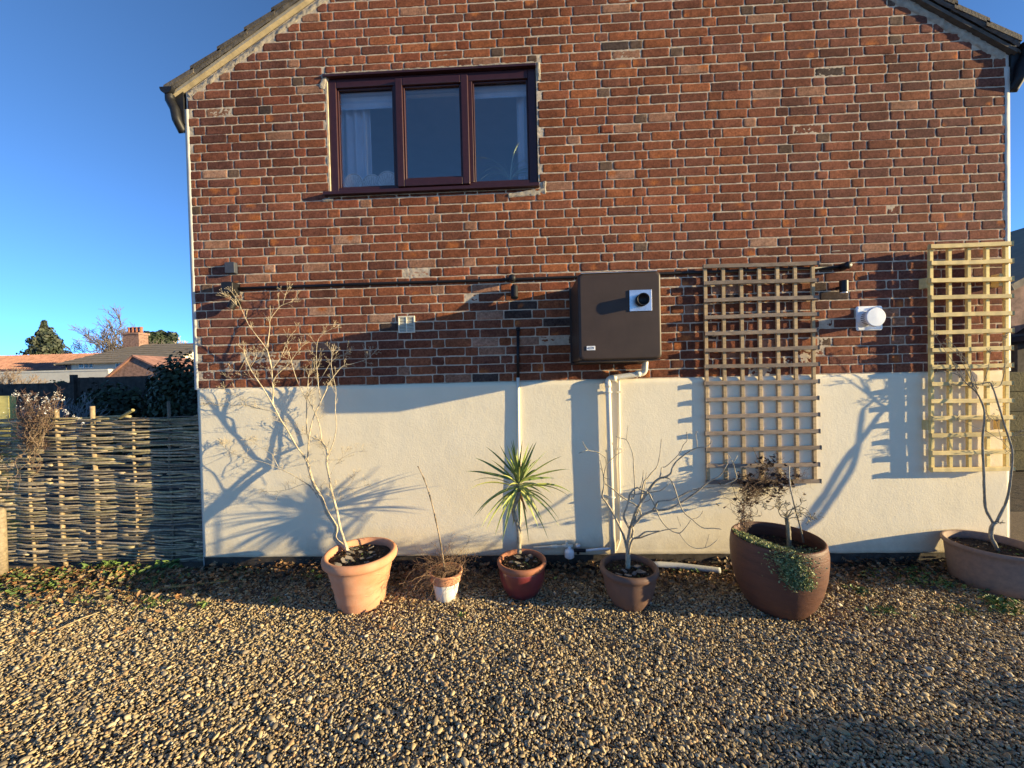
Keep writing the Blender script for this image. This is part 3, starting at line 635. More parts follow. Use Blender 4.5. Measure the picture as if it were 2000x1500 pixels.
# fixtures
o = thing('sensor_box', (-2.54, -.03, 2.65), 'small square grey box on the brick wall above the left end of the pole', 'box')
p = bp(455, 525); rbox(p[0]-.043, p[0]+.043, -.042, -.006, p[2]-.047, p[2]+.047, .006).build('cover', 'grey_box', o); mb = MB(); mb.box(p[0]-.046, p[0]+.046, -.006, .002, p[2]-.05, p[2]+.05); mb.build('back_plate', 'grey_box', o)
def spot(base, d, L, r, label):
    o = thing('spotlight', base, label, 'spotlight', 'small black wall spotlights'); d = np.array(d, float); d /= np.linalg.norm(d); b = np.array(base, float)
    mb = MB(); mb.lathe([(0, 0), (.028, 0), (.028, .014), (0, .014)], 0, 0, 0, 24)
    for v in mb.v: v[:] = np.stack([v[:, 0], -v[:, 2], v[:, 1]], -1)+b
    mb.build('mount', 'black', o, smooth=False)
    c = b+np.array([0, -.055, 0]); mb = MB(); mb.tube([b+np.array([0, -.01, 0]), c], .009, 10); mb.build('arm', 'black', o, smooth=True)
    s0, s1 = c-d*L*.4, c+d*L*.6
    mb = MB(); mb.tube([s0, s0+d*.004, s0+d*.008, s1], [r*.8, r*.95, r, r], 28, cap=True); hd = mb.build('head', 'black', o, smooth=False, bevel=.001)
    mb = MB(); mb.tube([s1+d*.0005, s1+d*.002], r*.8, 24); mb.build('lens', 'glass_dark', hd)
    return o
p = bp(466, 592); spot((p[0], 0, p[2]), (-.38, -.25, -1), .105, .030, 'black spotlight near the left corner of the wall, tilted down and to the left')
p = bp(1005, 573); spot((p[0], 0, p[2]+.01), (.0, -.40, -1), .115, .030, 'black spotlight right of the louvred vent, pointing down')
o = thing('downlight', (2.65, -.07, 2.33), 'short vertical black cylinder downlight with a white lens, above the round white vent', 'light')
p = bp(1647, 560, -.07); q = np.array([p[0], -.075, p[2]]); mb = MB(); mb.tube([q+(0, 0, -.045), q+(0, 0, -.04), q+(0, 0, .045), q+(0, 0, .049)], [.027, .029, .029, .027], 28); mb.build('body', 'black', o)
mb = MB(); mb.tube([q+(0, .02, 0), (q[0], 0, q[2])], .012, 10); mb.build('arm', 'black', o)
mb = MB(); mb.tube([q+(0, 0, -.052), q+(0, 0, -.0455)], .024, 24); mb.build('lens', 'white_plastic', o)
# louvred vent
p = bp(795, 634); o = thing('louvred_vent', (p[0], -.02, p[2]), 'small square cream louvred vent in the brick wall', 'vent')
h = .072; mb = MB(); y = -.018
for q in ((-h, h, h-.010, h), (-h, h, -h, -h+.010), (-h, -h+.010, -h+.01, h-.01), (h-.010, h, -h+.01, h-.01), (-.005, .005, -h+.01, h-.01)): mb.box(p[0]+q[0], p[0]+q[1], y, .004, p[2]+q[2], p[2]+q[3])
mb.build('frame', 'cream_plastic', o, bevel=.0015)
mb = MB()
for k in range(10):
    z = p[2]-h+.017+k*.0125
    for a, b in ((-h+.011, -.006), (.006, h-.011)):
        mb.add([(p[0]+a, y+.003, z-.004), (p[0]+b, y+.003, z-.004), (p[0]+b, y+.012, z+.003), (p[0]+a, y+.012, z+.003), (p[0]+a, y+.003, z-.001), (p[0]+b, y+.003, z-.001), (p[0]+b, y+.012, z+.006), (p[0]+a, y+.012, z+.006)], [(0, 3, 2, 1), (4, 5, 6, 7), (0, 1, 5, 4), (2, 3, 7, 6)])
mb.build('louvres', 'cream_plastic', o)
mb = MB(); mb.box(p[0]-h+.002, p[0]+h-.002, -.0045, -.003, p[2]-h+.002, p[2]+h-.002); mb.build('backing', 'black', o)
# round vent
p = bp(1696, 622); o = thing('round_vent', (p[0], -.03, p[2]), 'white plastic vent with a round protruding cap on a square plate', 'vent')
rbox(p[0]-.105, p[0]+.105, -.014, .002, p[2]-.101, p[2]+.101, .016).build('base_plate', 'white_plastic', o)
c = bp(1711, 619, -.118)
def ycyl(mb, prof, x, z, n=48):
    k = len(mb.v); mb.lathe(prof, 0, 0, 0, n); v = mb.v[-1]; v[:] = np.stack([v[:, 0]+x, -v[:, 2], v[:, 1]+z], -1)
mb = MB(); ycyl(mb, [(.066, .012), (.066, .02), (.058, .022), (.056, .10)], c[0], c[2]); mb.build('duct', 'white_plastic', o, smooth=True)
mb = MB()
for k in range(22):
    a = 2*math.pi*k/22; mb.add([(c[0]+.0578*math.cos(a+s), -yy, c[2]+.0578*math.sin(a+s)) for s in (-.05, .05) for yy in (.045, .098)], [(0, 1, 3, 2)])
mb.build('grille_slots', 'black', o)
mb = MB(); ycyl(mb, [(.0, .098), (.070, .098), (.076, .102), (.076, .116), (.072, .121), (.0, .123)], c[0], c[2]); mb.build('cap', 'white_plastic', o, smooth=False, bevel=.001)
mb = MB()
for sx in (-1, 1):
    for sz in (-1, 1): ycyl(mb, [(0, .0145), (.005, .0145), (.005, .0155), (0, .016)], p[0]+sx*.088, p[2]+sz*.083, 10)
mb.build_each('screw', 'steel', o, 40)
# tap and inline water filter at the wall foot
o = thing('water_filter', (.28, -.07, .10), 'small white drum shaped water filter hanging on the pipe at the foot of the wall', 'filter')
p = bp(1112, 1080, -.07)
mb = MB(); mb.lathe([(0, -.045), (.022, -.045), (.036, -.036), (.040, -.03), (.040, .018), (.036, .026), (.014, .040), (.012, .055), (0, .056)], p[0], -.07, p[2], 28); mb.build('bowl', 'white_plastic', o, smooth=True)
mb = MB(); y = -.06; hz = p[2]+.055
mb.tube([(p[0]-.30, y, hz-.012), (p[0]-.05, y, hz)], .009, 10); mb.tube([(p[0]-.16, y, hz-.008), (p[0]-.10, y, hz-.004)], .016, 8); mb.tube([(p[0]-.055, y, hz), (p[0]+.03, y, hz)], .015, 8); mb.tube([(p[0]-.02, y, hz-.01), (p[0]-.02, y, hz+.035)], .010, 8); mb.build('fittings', 'cream_plastic', o, smooth=True)
o = thing('garden_tap', (.37, -.07, .15), 'black garden tap with a shiny white knob beside the water filter', 'tap'); p = bp(1131, 1075, -.07)
mb = MB(); mb.tube([(p[0]-.045, -.07, p[2]), (p[0]+.055, -.07, p[2]-.002)], .015, 12); mb.tube([(p[0]-.01, -.07, p[2]-.03), (p[0]-.01, -.07, p[2]+.025)], .012, 10); mb.tube([(p[0], -.07, p[2]), (p[0], -.0, p[2])], .010, 8); mb.build('valve', 'black', o, smooth=True)
mb = MB(); mb.lathe([(0, .02), (.018, .022), (.022, .03), (.021, .05), (.012, .058), (0, .06)], p[0]-.008, -.07, p[2], 20); mb.build('knob', 'lead', o, smooth=True)
mb = MB(); mb.tube([(p[0]+.055, -.07, p[2]-.002), (p[0]+.16, -.068, p[2]+.008), (p[0]+.28, -.06, p[2]+.012)], .010, 10); mb.build('supply_pipe', 'white_plastic', o, smooth=True)
a, b = gp(1262, 1102, .03), gp(1398, 1107, .03)
mb = MB(); mb.tube([(a[0]-.06, a[1]-.04, .045), (a[0]+.1, a[1]-.035, .045), ((a[0]+b[0])/2, a[1]-.06, .042), (b[0]-.02, b[1]-.07, .035), (b[0]+.0, b[1]-.075, .034)], .024, 16); tag(mb.build('drain_pipe', 'white_wall', loc=(1.3, -.05, .04), smooth=True), 'loose white plastic pipe lying on the ground at the foot of the wall', 'pipe')
a, b = gp(232, 1161, .02), gp(445, 1135, .03)
mb = MB(); mb.tube([a, a*.6+b*.4+(0, 0, .006), b], .008, 8, rough=.1, col=(.42, .28, .10)); tag(mb.build('bamboo_cane', 'bark', loc=a, smooth=True), 'long thin tan cane lying on the leaf litter near the woven fence', 'cane')
a, b = gp(105, 1232, .03), gp(212, 1189, .03)
mb = MB(); mb.tube([a, (a+b)/2+(0, 0, .008), b], [.004, .004, .002], 6, col=(.5, .4, .24)); tag(mb.build('dry_stick', 'bark', loc=a, smooth=True), 'thin pale dry stick lying on the gravel at the left', 'stick')
# ================================================================== POTS
def soil(mb, x, y, z, r, seed):
    an = np.linspace(0, 2*np.pi, 41)[:-1]; rr = np.linspace(.001, r, 9); P = np.array([[(x+q*math.cos(a), y+q*math.sin(a), z+.02*float(fbm(x*3+q*14*math.cos(a)+50, q*14*math.sin(a)+50, seed))) for a in an] for q in rr])
    mb.grid(P, wrap=True)
def litter(mb, x, y, z, r, n, pal, s=(.008, .022), lift=.02):
    for i in range(n):
        q = r*math.sqrt(rng.random()); a = rng.random()*2*np.pi; leaf(mb, (x+q*math.cos(a), y+q*math.sin(a), z+lift*rng.random()), s[0]+(s[1]-s[0])*rng.random(), pal[rng.integers(len(pal))])
def leaf(mb, p, s, col, up=None, shape=0):
    a = rng.random()*2*np.pi; tx, ty = rng.normal(0, .5, 2)
    if shape == 1: prof = [(-1, 0), (-.55, .55), (-.75, .95), (-.1, .6), (.25, 1.0), (.35, .4), (1.1, 0)]
    else: prof = [(-1, 0), (-.6, .42), (0, .58), (.55, .4), (1.1, 0)]
    k = len(prof); V = [(u_, 0, .25*(u_*u_)-.15) for u_, _ in prof]+[(u_, w_, .35*w_*rng.random()+.2*u_*u_) for u_, w_ in prof[1:-1]]+[(u_, -w_, .35*w_*rng.random()+.2*u_*u_) for u_, w_ in prof[1:-1]]
    V = np.array(V)*s; ca, sa = math.cos(a), math.sin(a); cx_, sx_ = math.cos(tx), math.sin(tx); c2, s2 = math.cos(ty), math.sin(ty)
    Mx = np.array([[ca, -sa, 0], [sa, ca, 0], [0, 0, 1]])@np.array([[1, 0, 0], [0, cx_, -sx_], [0, sx_, cx_]])@np.array([[c2, 0, s2], [0, 1, 0], [-s2, 0, c2]])
    V = V@Mx.T+np.array(p); Fc = []
    for off in (k, k+k-2):
        up_ = [0]+[off+i for i in range(k-2)]+[k-1]
        for i in range(k-1):
            q = [i, i+1, up_[i+1], up_[i]]; q2 = []
            for j in q:
                if j not in q2: q2.append(j)
            if len(q2) > 2: Fc.append(tuple(q2))
    mb.add(V, Fc, np.array(col)*(.75+.5*rng.random()))
BROWN = [(.16, .08, .035), (.22, .12, .05), (.10, .055, .03), (.30, .16, .07), (.07, .045, .03), (.34, .20, .10), (.26, .19, .11)]
GREEN = [(.10, .17, .04), (.14, .22, .05), (.07, .12, .035), (.20, .28, .07), (.16, .19, .06)]
def shards(parent, x, y, z, r, n, seed):
    mb = MB()
    for i in range(n):
        q = r*(.25+.65*rng.random()); a = rng.random()*2*np.pi; s = .011+.015*rng.random(); k = 6; c = np.array([x+q*math.cos(a), y+q*math.sin(a)])
        tx, ty = rng.normal(0, .25, 2); V = []
        for t in (0, .006):
            for j in range(k):
                aa = 2*np.pi*j/k+.3; rr = s*(.7+.5*hsh(j, i, seed)); dx, dy = rr*math.cos(aa)*1.3, rr*math.sin(aa); V.append((c[0]+dx, c[1]+dy, z+.012+t+dx*tx+dy*ty))
        mb.add(V, [tuple(range(k))[::-1], tuple(range(k, 2*k))]+[(j, (j+1) % k, k+(j+1) % k, k+j) for j in range(k)], np.array((.24, .21, .18))*(.6+.7*rng.random()))
    mb.build_each('slate_shard', 'slate', parent, 12)
def pot(name, x, y, prof, inner, sz, sr, m, label, cat='plant pot', wob=.002, pname='body', lean=(0, 0)):
    o = thing(name, (x, y, 0), label, cat); mb = MB(); mb.lathe(prof+inner, x, y, 0, 96, wob, seed=int(x*10)+50); mb.build(pname, m, o, smooth=True)
    mb = MB(); soil(mb, x, y, sz, sr, 70); litter(mb, x, y, sz+.004, sr*.9, 130, BROWN[:3]+[(.05, .035, .025)]*3, (.005, .014), .008)
    if rng.random() < 2: litter(mb, x, y, sz+.006, sr*.85, 26, GREEN+[(.30, .22, .12)], (.006, .013), .015)
    mb.build('soil', 'slate' if False else 'leaf', o) if False else None
    mb2 = MB(); soil(mb2, x, y, sz, sr, 70); s_ = mb2.build('soil', 'soil', o, smooth=True)
    mb3 = MB(); litter(mb3, x, y, sz+.006, sr*.9, 140, BROWN[:3]+[(.06, .045, .03)]*3, (.004, .012), .01); litter(mb3, x, y, sz+.008, sr*.85, 30, GREEN+[(.34, .26, .15)], (.006, .012), .012)
    q = mb3.build('mulch', 'leaf', o); q['kind'] = 'stuff'
    return o
p1 = pot('terracotta_pot', -1.261, -.503, [(0, .0), (.160, 0), (.168, .012), (.178, .07), (.184, .085), (.182, .10), (.196, .155), (.203, .17), (.202, .185), (.214, .235), (.222, .262), (.222, .276), (.231, .300), (.237, .312), (.252, .320), (.262, .333), (.265, .350), (.262, .368), (.252, .381)],
    [(.238, .384), (.226, .378), (.220, .35), (.215, .30)], .335, .219, 'terracotta', 'large orange terracotta pot with a thick rolled rim and raised bands, leftmost of the pots', wob=.003)
shards(p1, -1.261, -.503, .337, .2, 16, 1)
mb = MB()                      # raised scroll relief on the right of the pot
for k in range(3):
    zc = [.14, .20, .27][k]; L_ = [(.198+zc*.11+.001)*1.0 for _ in range(24)]; aa = np.linspace(-1.1+k*.12, -.35, 24)
    rr = np.interp(zc, [0, .1, .2, .3], [.165, .183, .206, .232]); P = [(-1.261+(rr-.002)*math.cos(a), -.503+(rr-.002)*math.sin(a), zc+.012*math.sin(a*9+k)) for a in aa]; mb.tube(P, np.sin(np.linspace(.05, 3.09, 24))*.006+.0005, 8)
mb.build('scroll_relief', 'terracotta', p1, smooth=True)
p2 = pot('small_pot', -.635, -.456, [(0, 0), (.070, 0), (.078, .006), (.100, .138)], [(.098, .145)], .165, .104, 'white_paint', 'small white painted pot with a bare terracotta collar', wob=.001)
mb = MB(); mb.lathe([(.100, .138), (.112, .142), (.115, .150), (.123, .202), (.124, .210), (.118, .213), (.108, .208), (.104, .16)], -.635, -.456, 0, 96, .001); mb.build('collar', 'terracotta', p2, smooth=True)
p3 = pot('glazed_pot', -.066, -.387, [(0, 0), (.108, 0), (.118, .01), (.148, .06), (.166, .11), (.173, .16), (.172, .195), (.170, .205)], [(.168, .21)], .222, .158, 'burgundy', 'round burgundy glazed pot with a terracotta rim holding the palm', wob=.001)
mb = MB(); mb.lathe([(.170, .204), (.174, .212), (.183, .222), (.188, .236), (.186, .250), (.178, .258), (.166, .257), (.160, .245), (.157, .21)], -.066, -.387, 0, 96, .001); mb.build('rim', 'terracotta_dark', p3, smooth=True)
shards(p3, -.066, -.387, .224, .14, 10, 2)
p4 = pot('brown_pot', .704, -.529, [(0, 0), (.110, 0), (.122, .010), (.158, .075), (.176, .14), (.184, .20), (.186, .222), (.190, .228), (.201, .236), (.206, .250), (.204, .266), (.195, .277)], [(.182, .279), (.174, .268), (.170, .23)], .236, .171, 'pot_brown', 'dull brown bell shaped pot with a rolled rim below the boiler pipe', wob=.002)
shards(p4, .704, -.529, .240, .15, 12, 3)
p5 = pot('barrel_pot', 1.715, -.569, [(0, 0), (.158, 0), (.174, .008), (.224, .08), (.258, .17), (.278, .27), (.286, .36), (.287, .42), (.281, .47), (.277, .490)], [(.271, .496), (.262, .494), (.262, .46), (.262, .34)], .400, .262, 'pot_barrel', 'largest pot, dark red brown glazed barrel with creeping greenery spilling over its rim', wob=.003)
p6 = pot('round_planter', 3.47, -.285, [(0, 0), (.205, 0), (.214, .010), (.228, .12), (.238, .24), (.242, .270), (.252, .280), (.258, .292), (.256, .308)], [(.246, .314), (.234, .308), (.230, .26)], .250, .232, 'pot_planter', 'wide low tan planter at the right corner of the wall', 'planter', wob=.002)
# ================================================================== PLANTS
BK = (.62, .52, .36)
def rad_at(r0, r1, n): return np.linspace(r0, r1, n)
def smoothline(P, n=None):
    P = np.array(P, float); k = len(P)
    if k < 3: return P
    out = []
    for i in range(k-1):
        p0, p1, p2, p3 = P[max(i-1, 0)], P[i], P[i+1], P[min(i+2, k-1)]
        for t in np.linspace(0, 1, 4)[:-1]:
            out.append(.5*((2*p1)+(-p0+p2)*t+(2*p0-5*p1+4*p2-p3)*t*t+(-p0+3*p1-3*p2+p3)*t**3))
    out.append(P[-1]); return np.array(out)
def twig(mb, p, d, L, r, depth, col, bud=True, spread=.7, fine=.0009):
    n = 4; P = [np.array(p)]; d = np.array(d, float); d /= np.linalg.norm(d)
    for i in range(n):
        d = d+rng.normal(0, .14, 3)+np.array([0, 0, .05]); d /= np.linalg.norm(d); P.append(P[-1]+d*L/n)
    mb.tube(P, np.linspace(r, max(r*.55, fine), n+1), 4, col, cap=False)
    if depth > 0:
        for k in range(1, n+1):
            for s in (-1, 1):
                if rng.random() < .52+(.3 if k == n else 0):
                    ax = rng.normal(size=3); sd = np.cross(d, ax); sd /= np.linalg.norm(sd)+1e-9
                    sd[1] *= .7; twig(mb, P[k], d*(1-spread*.4)+sd*s*spread, L*(.42+.25*rng.random()), max(r*.6, fine), depth-1, col, bud, spread, fine)
    elif bud:
        mb.tube([P[-1], P[-1]+d*.006, P[-1]+d*.011], [fine*1.2, fine*2.6, fine*.6], 4, col, cap=False)
def fork(mb, p, d, L, r, depth, col, fine=.0009):
    d = np.array(d, float); d /= np.linalg.norm(d); q = np.array(p, float); P = [q]
    for i in range(2): d = d+rng.normal(0, .07, 3)+np.array([0, 0, .06]); d /= np.linalg.norm(d); P.append(P[-1]+d*L/2)
    P = np.array(P); P[:, 1] = np.minimum(P[:, 1], -.022)
    mb.tube(P, np.linspace(r, max(r*.75, fine), 3), 4, np.array(col)*(.7+.5*rng.random()), cap=False)
    if depth > 0:
        sd = np.cross(d, rng.normal(size=3)); sd /= np.linalg.norm(sd)+1e-9; sd[1] *= .7
        for s_ in (-1, 1): fork(mb, P[-1], d+sd*s_*(.35+.35*rng.random()), L*(.55+.35*rng.random()), max(r*.75, fine), depth-1, col, fine)
        if rng.random() < .45: fork(mb, P[1], d-sd*.8*rng.choice([-1, 1]), L*.5, max(r*.7, fine), depth-1, col, fine)
    else: mb.tube([P[-1], P[-1]+d*.005, P[-1]+d*.010], [fine*1.1, fine*2.2, fine*.5], 4, col, cap=False)
def bush(name, loc, label, cat, lines, T, y0, col, twL, twr, depth, skip=.35, dens=1., pbud=True, ends=True, spread=.7, colr=None, rmin=.0012):
    """lines: (pts in zoom pixels, radius0, radius1, y at start, y at end); T: zoom->photo pixels"""
    o = thing(name, loc, label, cat); tb = MB(); tw = MB()
    for pts, r0, r1, ya, yb in lines:
        k = len(pts); P = [bp(*T(*q), ya+(yb-ya)*i/(k-1)) for i, q in enumerate(pts)]; P = smoothline(P)
        r = np.linspace(r0, r1, len(P))
        C = np.tile(np.array(col), (len(P)*7, 1))*(.65+.7*rng.random((len(P)*7, 1)))
        tb.tube(P, r, 7, C, rough=.25)
        if dens:
            n = len(P)
            for i in range(int(n*skip), n):
                if rng.random() < dens*.55:
                    t = P[min(i+1, n-1)]-P[max(i-1, 0)]; t /= np.linalg.norm(t)+1e-9; sd = np.cross(t, rng.normal(size=3)); sd /= np.linalg.norm(sd)+1e-9; sd[1] *= .6
                    twig(tw, P[i], t*.5+sd*.8+np.array([0, 0, .25]), twL*(.5+.8*rng.random()), min(twr, r[i]*.7), depth, colr or col, pbud, spread, rmin*.75) if spread > .61 else fork(tw, P[i], t*.6+sd*.8+np.array([0, 0, .3]), twL*(.5+.8*rng.random()), min(twr, r[i]*.7), depth, col)
            if ends:
                t = P[-1]-P[-2]; t /= np.linalg.norm(t)
                for _ in range(2): twig(tw, P[-1], t+rng.normal(0, .35, 3), twL*.7, min(twr, r[-1]*.9), depth, colr or col, pbud, spread, rmin*.75) if spread > .61 else fork(tw, P[-1], t+rng.normal(0, .3, 3), twL*.7, min(twr, r[-1]*.9), depth, col)
    tb.build('trunk', 'bark', o, smooth=True)
    if tw.n: tw.build('twigs', 'bark', o, smooth=True)
    return o
idt = lambda u, v: (u, v)
y = -.503
L1 = [([(681, 1079), (672, 1068), (654, 1051), (657, 1029), (638, 1000), (629, 975), (621, 961), (610, 938), (604, 918), (600, 902)], .0175, .0125, -.44, -.10),
 ([(600, 902), (590, 886), (580, 873), (562, 841), (549, 821), (539, 801), (515, 760), (504, 744), (488, 719), (480, 698), (476, 684)], .0115, .0032, -.10, -.16),
 ([(541, 806), (533, 787), (534, 765), (532, 747), (530, 717), (522, 684)], .0088, .006, -.13, -.10),
 ([(522, 684), (511, 668), (500, 654), (485, 633), (472, 605), (463, 597), (449, 582)], .0056, .0022, -.10, -.14), ([(472, 605), (466, 590), (455, 574)], .003, .0018, -.13, -.15),
 ([(522, 684), (524, 665), (527, 640), (528, 624), (543, 603), (551, 596), (570, 589)], .0054, .002, -.10, -.05), ([(553, 594), (557, 578), (561, 566)], .0024, .0016, -.06, -.05),
 ([(532, 747), (542, 731), (564, 711), (579, 689), (589, 677)], .0056, .002, -.12, -.08), ([(531, 722), (548, 698), (563, 662), (577, 645)], .0048, .0017, -.11, -.06),
 ([(600, 902), (602, 880), (603, 861), (606, 840), (611, 819), (618, 802), (625, 787), (638, 760), (640, 752), (662, 722), (672, 714), (686, 711), (707, 705), (719, 700), (727, 692)], .0098, .0018, -.10, -.08),
 ([(606, 862), (599, 846), (599, 812), (599, 782), (601, 760), (602, 740), (604, 730), (614, 718)], .0074, .002, -.08, -.05), ([(599, 782), (584, 752), (575, 728), (569, 704), (562, 683)], .005, .0017, -.07, -.12),
 ([(626, 783), (622, 755), (621, 740), (618, 710), (619, 674), (627, 655), (648, 642)], .0056, .0017, -.09, -.12), ([(599, 778), (608, 764), (621, 750), (642, 714), (652, 702), (665, 695), (680, 688)], .005, .0018, -.07, -.05),
 ([(679, 1078), (671, 1052), (664, 1030), (657, 994), (648, 961), (643, 932), (638, 904), (639, 882), (634, 870), (628, 862)], .013, .0085, -.44, -.06),
 ([(637, 900), (645, 880), (652, 861), (657, 832), (655, 807), (655, 785), (656, 761), (650, 732), (647, 710), (649, 690)], .007, .0018, -.12, -.16), ([(628, 862), (625, 835), (618, 812), (610, 795), (602, 780)], .0065, .0048, -.06, -.08),
 ([(632, 868), (620, 858), (607, 853), (592, 845), (565, 832), (553, 826)], .0042, .0018, -.07, -.05),
 ([(618, 965), (607, 950), (596, 943), (570, 927), (544, 915), (515, 903), (481, 895), (460, 887), (445, 880), (436, 870)], .0056, .0018, -.22, -.06), ([(544, 913), (535, 895), (530, 886), (510, 874), (495, 864)], .0026, .0013, -.14, -.07),
 ([(552, 826), (540, 809), (526, 802), (500, 797), (481, 791), (454, 792), (430, 793), (411, 787)], .0055, .0015, -.12, -.05), ([(481, 791), (468, 777), (455, 768), (440, 762)], .0026, .0013, -.08, -.05), ([(480, 700), (470, 720), (455, 740)], .002, .0013, -.16, -.12),
 ([(621, 972), (609, 955), (596, 945), (575, 952), (558, 957), (535, 960), (522, 959)], .0036, .0013, -.24, -.12), ([(638, 898), (661, 898), (673, 892), (688, 884), (701, 882)], .0026, .0013, -.12, -.16),
 ([(646, 927), (655, 908), (662, 902), (672, 888)], .0022, .0013, -.15, -.2), ([(651, 956), (665, 953), (679, 950), (688, 940), (692, 932)], .0026, .0013, -.2, -.26), ([(665, 953), (690, 955), (711, 949)], .0018, .001, -.2, -.25),
 ([(643, 1000), (655, 985), (648, 970), (652, 955)], .003, .0013, -.28, -.3), ([(504, 744), (492, 742), (478, 735)], .0022, .0013, -.15, -.12), ([(488, 719), (500, 700), (500, 690)], .0022, .0013, -.15, -.12)]
L1 = [(p, a*(.88 if i_ in (0, 14) else .68), b*(.85 if i_ in (0, 14) else .8), c, d) for i_, (p, a, b, c, d) in enumerate(L1)]
bush('bare_shrub', (-1.36, y, .34), 'tall pale bare branched shrub growing in the large terracotta pot', 'shrub', L1, idt, y, BK, .040, .0016, 2, skip=.36, dens=.9, spread=.6)
z4 = lambda u, v: (1120+u/5.357, 830+v/5.357); y = -.529
L4 = [([(572, 1500), (570, 1380), (572, 1260), (585, 1150), (600, 1070)], .014, .0105, y, y), ([(556, 1290), (530, 1180), (490, 1080), (410, 920), (350, 820), (300, 745), (320, 640), (315, 540), (300, 460), (278, 365)], .0075, .0026, y, y+.15),
 ([(315, 540), (330, 470), (345, 415), (335, 350), (310, 320), (240, 280), (150, 262), (95, 175)], .0035, .0018, y+.1, y+.05), ([(150, 262), (55, 295)], .002, .0018, y+.07, y+.06), ([(345, 415), (440, 320), (520, 277)], .0024, .0016, y+.1, y+.12), ([(440, 320), (402, 180)], .0018, .0014, y+.11, y+.12), ([(315, 540), (345, 560), (388, 565)], .002, .0016, y+.1, y+.08),
 ([(322, 610), (400, 660), (480, 730), (580, 800), (640, 830), (690, 880), (710, 950)], .0032, .0045, y+.12, y+.0), ([(585, 1080), (525, 965), (550, 880), (580, 780), (595, 715), (665, 655), (720, 690), (780, 705)], .0065, .0035, y+.0, y-.08),
 ([(600, 730), (700, 720), (780, 710)], .003, .003, y-.05, y-.08), ([(605, 780), (640, 720), (640, 600), (630, 440), (625, 330), (595, 230), (555, 155), (500, 140), (445, 122)], .0042, .0016, y-.04, y+.1), ([(555, 155), (562, 80), (572, 0)], .002, .0015, y+.08, y+.1),
 ([(600, 1070), (650, 910), (700, 820), (770, 710), (830, 620), (900, 560), (960, 545), (1015, 510), (1035, 450), (1080, 380), (1180, 300), (1290, 240), (1390, 228), (1448, 175)], .009, .0018, y, y-.18), ([(1295, 240), (1290, 160), (1278, 98)], .002, .0016, y-.15, y-.13),
 ([(900, 560), (915, 500), (922, 445)], .004, .003, y-.09, y-.07), ([(935, 440), (975, 430), (1100, 310), (1150, 210), (1190, 160), (1182, 72)], .0028, .0017, y-.09, y-.1),
 ([(950, 550), (1010, 565), (1050, 640), (1080, 730), (1120, 850), (1170, 930), (1240, 985), (1300, 1040), (1370, 1080), (1470, 1080), (1550, 1092)], .004, .002, y-.1, y-.28), ([(1240, 985), (1310, 965), (1358, 895)], .0018, .0014, y-.2, y-.2),
 ([(785, 705), (840, 820), (880, 920), (920, 1000), (1000, 1090), (1100, 1132), (1150, 1100), (1190, 1050), (1235, 985)], .0045, .0014, y-.05, y-.2), ([(1105, 1130), (1180, 1230), (1240, 1275), (1310, 1292), (1420, 1270), (1515, 1192)], .0024, .0014, y-.15, y-.22), ([(1380, 1275), (1400, 1220), (1420, 1140)], .0015, .0012, y-.2, y-.2),
 ([(780, 708), (900, 690), (950, 660), (990, 620)], .003, .002, y-.05, y-.1), ([(620, 1055), (665, 1010), (710, 955), (800, 910), (880, 895), (990, 880), (1130, 810), (1290, 700), (1380, 620), (1440, 580), (1520, 540), (1570, 480), (1612, 405)], .008, .002, y, y-.22),
 ([(820, 905), (860, 850), (890, 800), (1040, 780), (1200, 700), (1330, 665), (1450, 650), (1560, 630), (1630, 605), (1705, 560), (1690, 480), (1670, 400), (1612, 300)], .0055, .0018, y-.05, y-.2), ([(1670, 400), (1718, 318)], .002, .0015, y-.2, y-.2),
 ([(695, 870), (715, 700), (740, 590), (775, 560), (810, 510), (850, 470), (880, 420), (905, 300), (920, 148)], .0055, .002, y-.02, y+.08), ([(690, 680), (720, 590), (732, 470)], .003, .0018, y, y+.04), ([(700, 800), (745, 650), (762, 498)], .003, .0016, y, y+.05),
 ([(580, 1340), (595, 1260), (620, 1195), (680, 1170), (750, 1120), (820, 1115), (905, 1108)], .0065, .0025, y-.01, y-.18), ([(625, 1190), (700, 1180), (780, 1150), (950, 1100), (1090, 1080)], .0045, .0016, y-.02, y-.22), ([(1085, 955), (1105, 1010), (1125, 1060)], .0014, .0012, y-.2, y-.2), ([(735, 810), (800, 780), (842, 732)], .0022, .0014, y-.04, y-.06),
 ([(640, 1040), (655, 960), (690, 880)], .0045, .003, y-.01, y-.02), ([(612, 1180), (625, 1110), (610, 1060)], .006, .006, y-.01, y)]
L4 = [(p, a*1.3, b*1.35, c, d) for p, a, b, c, d in L4]
bush('bare_magnolia', (.7, y, .25), 'sparse bare shrub with long arching branches in the dull brown pot', 'shrub', L4, z4, y, (.50, .43, .31), .02, .0018, 0, skip=.85, dens=.12, ends=False, rmin=.002)
z6 = lambda u, v: (1740+u/3.573, 660+v/3.573); y = -.285
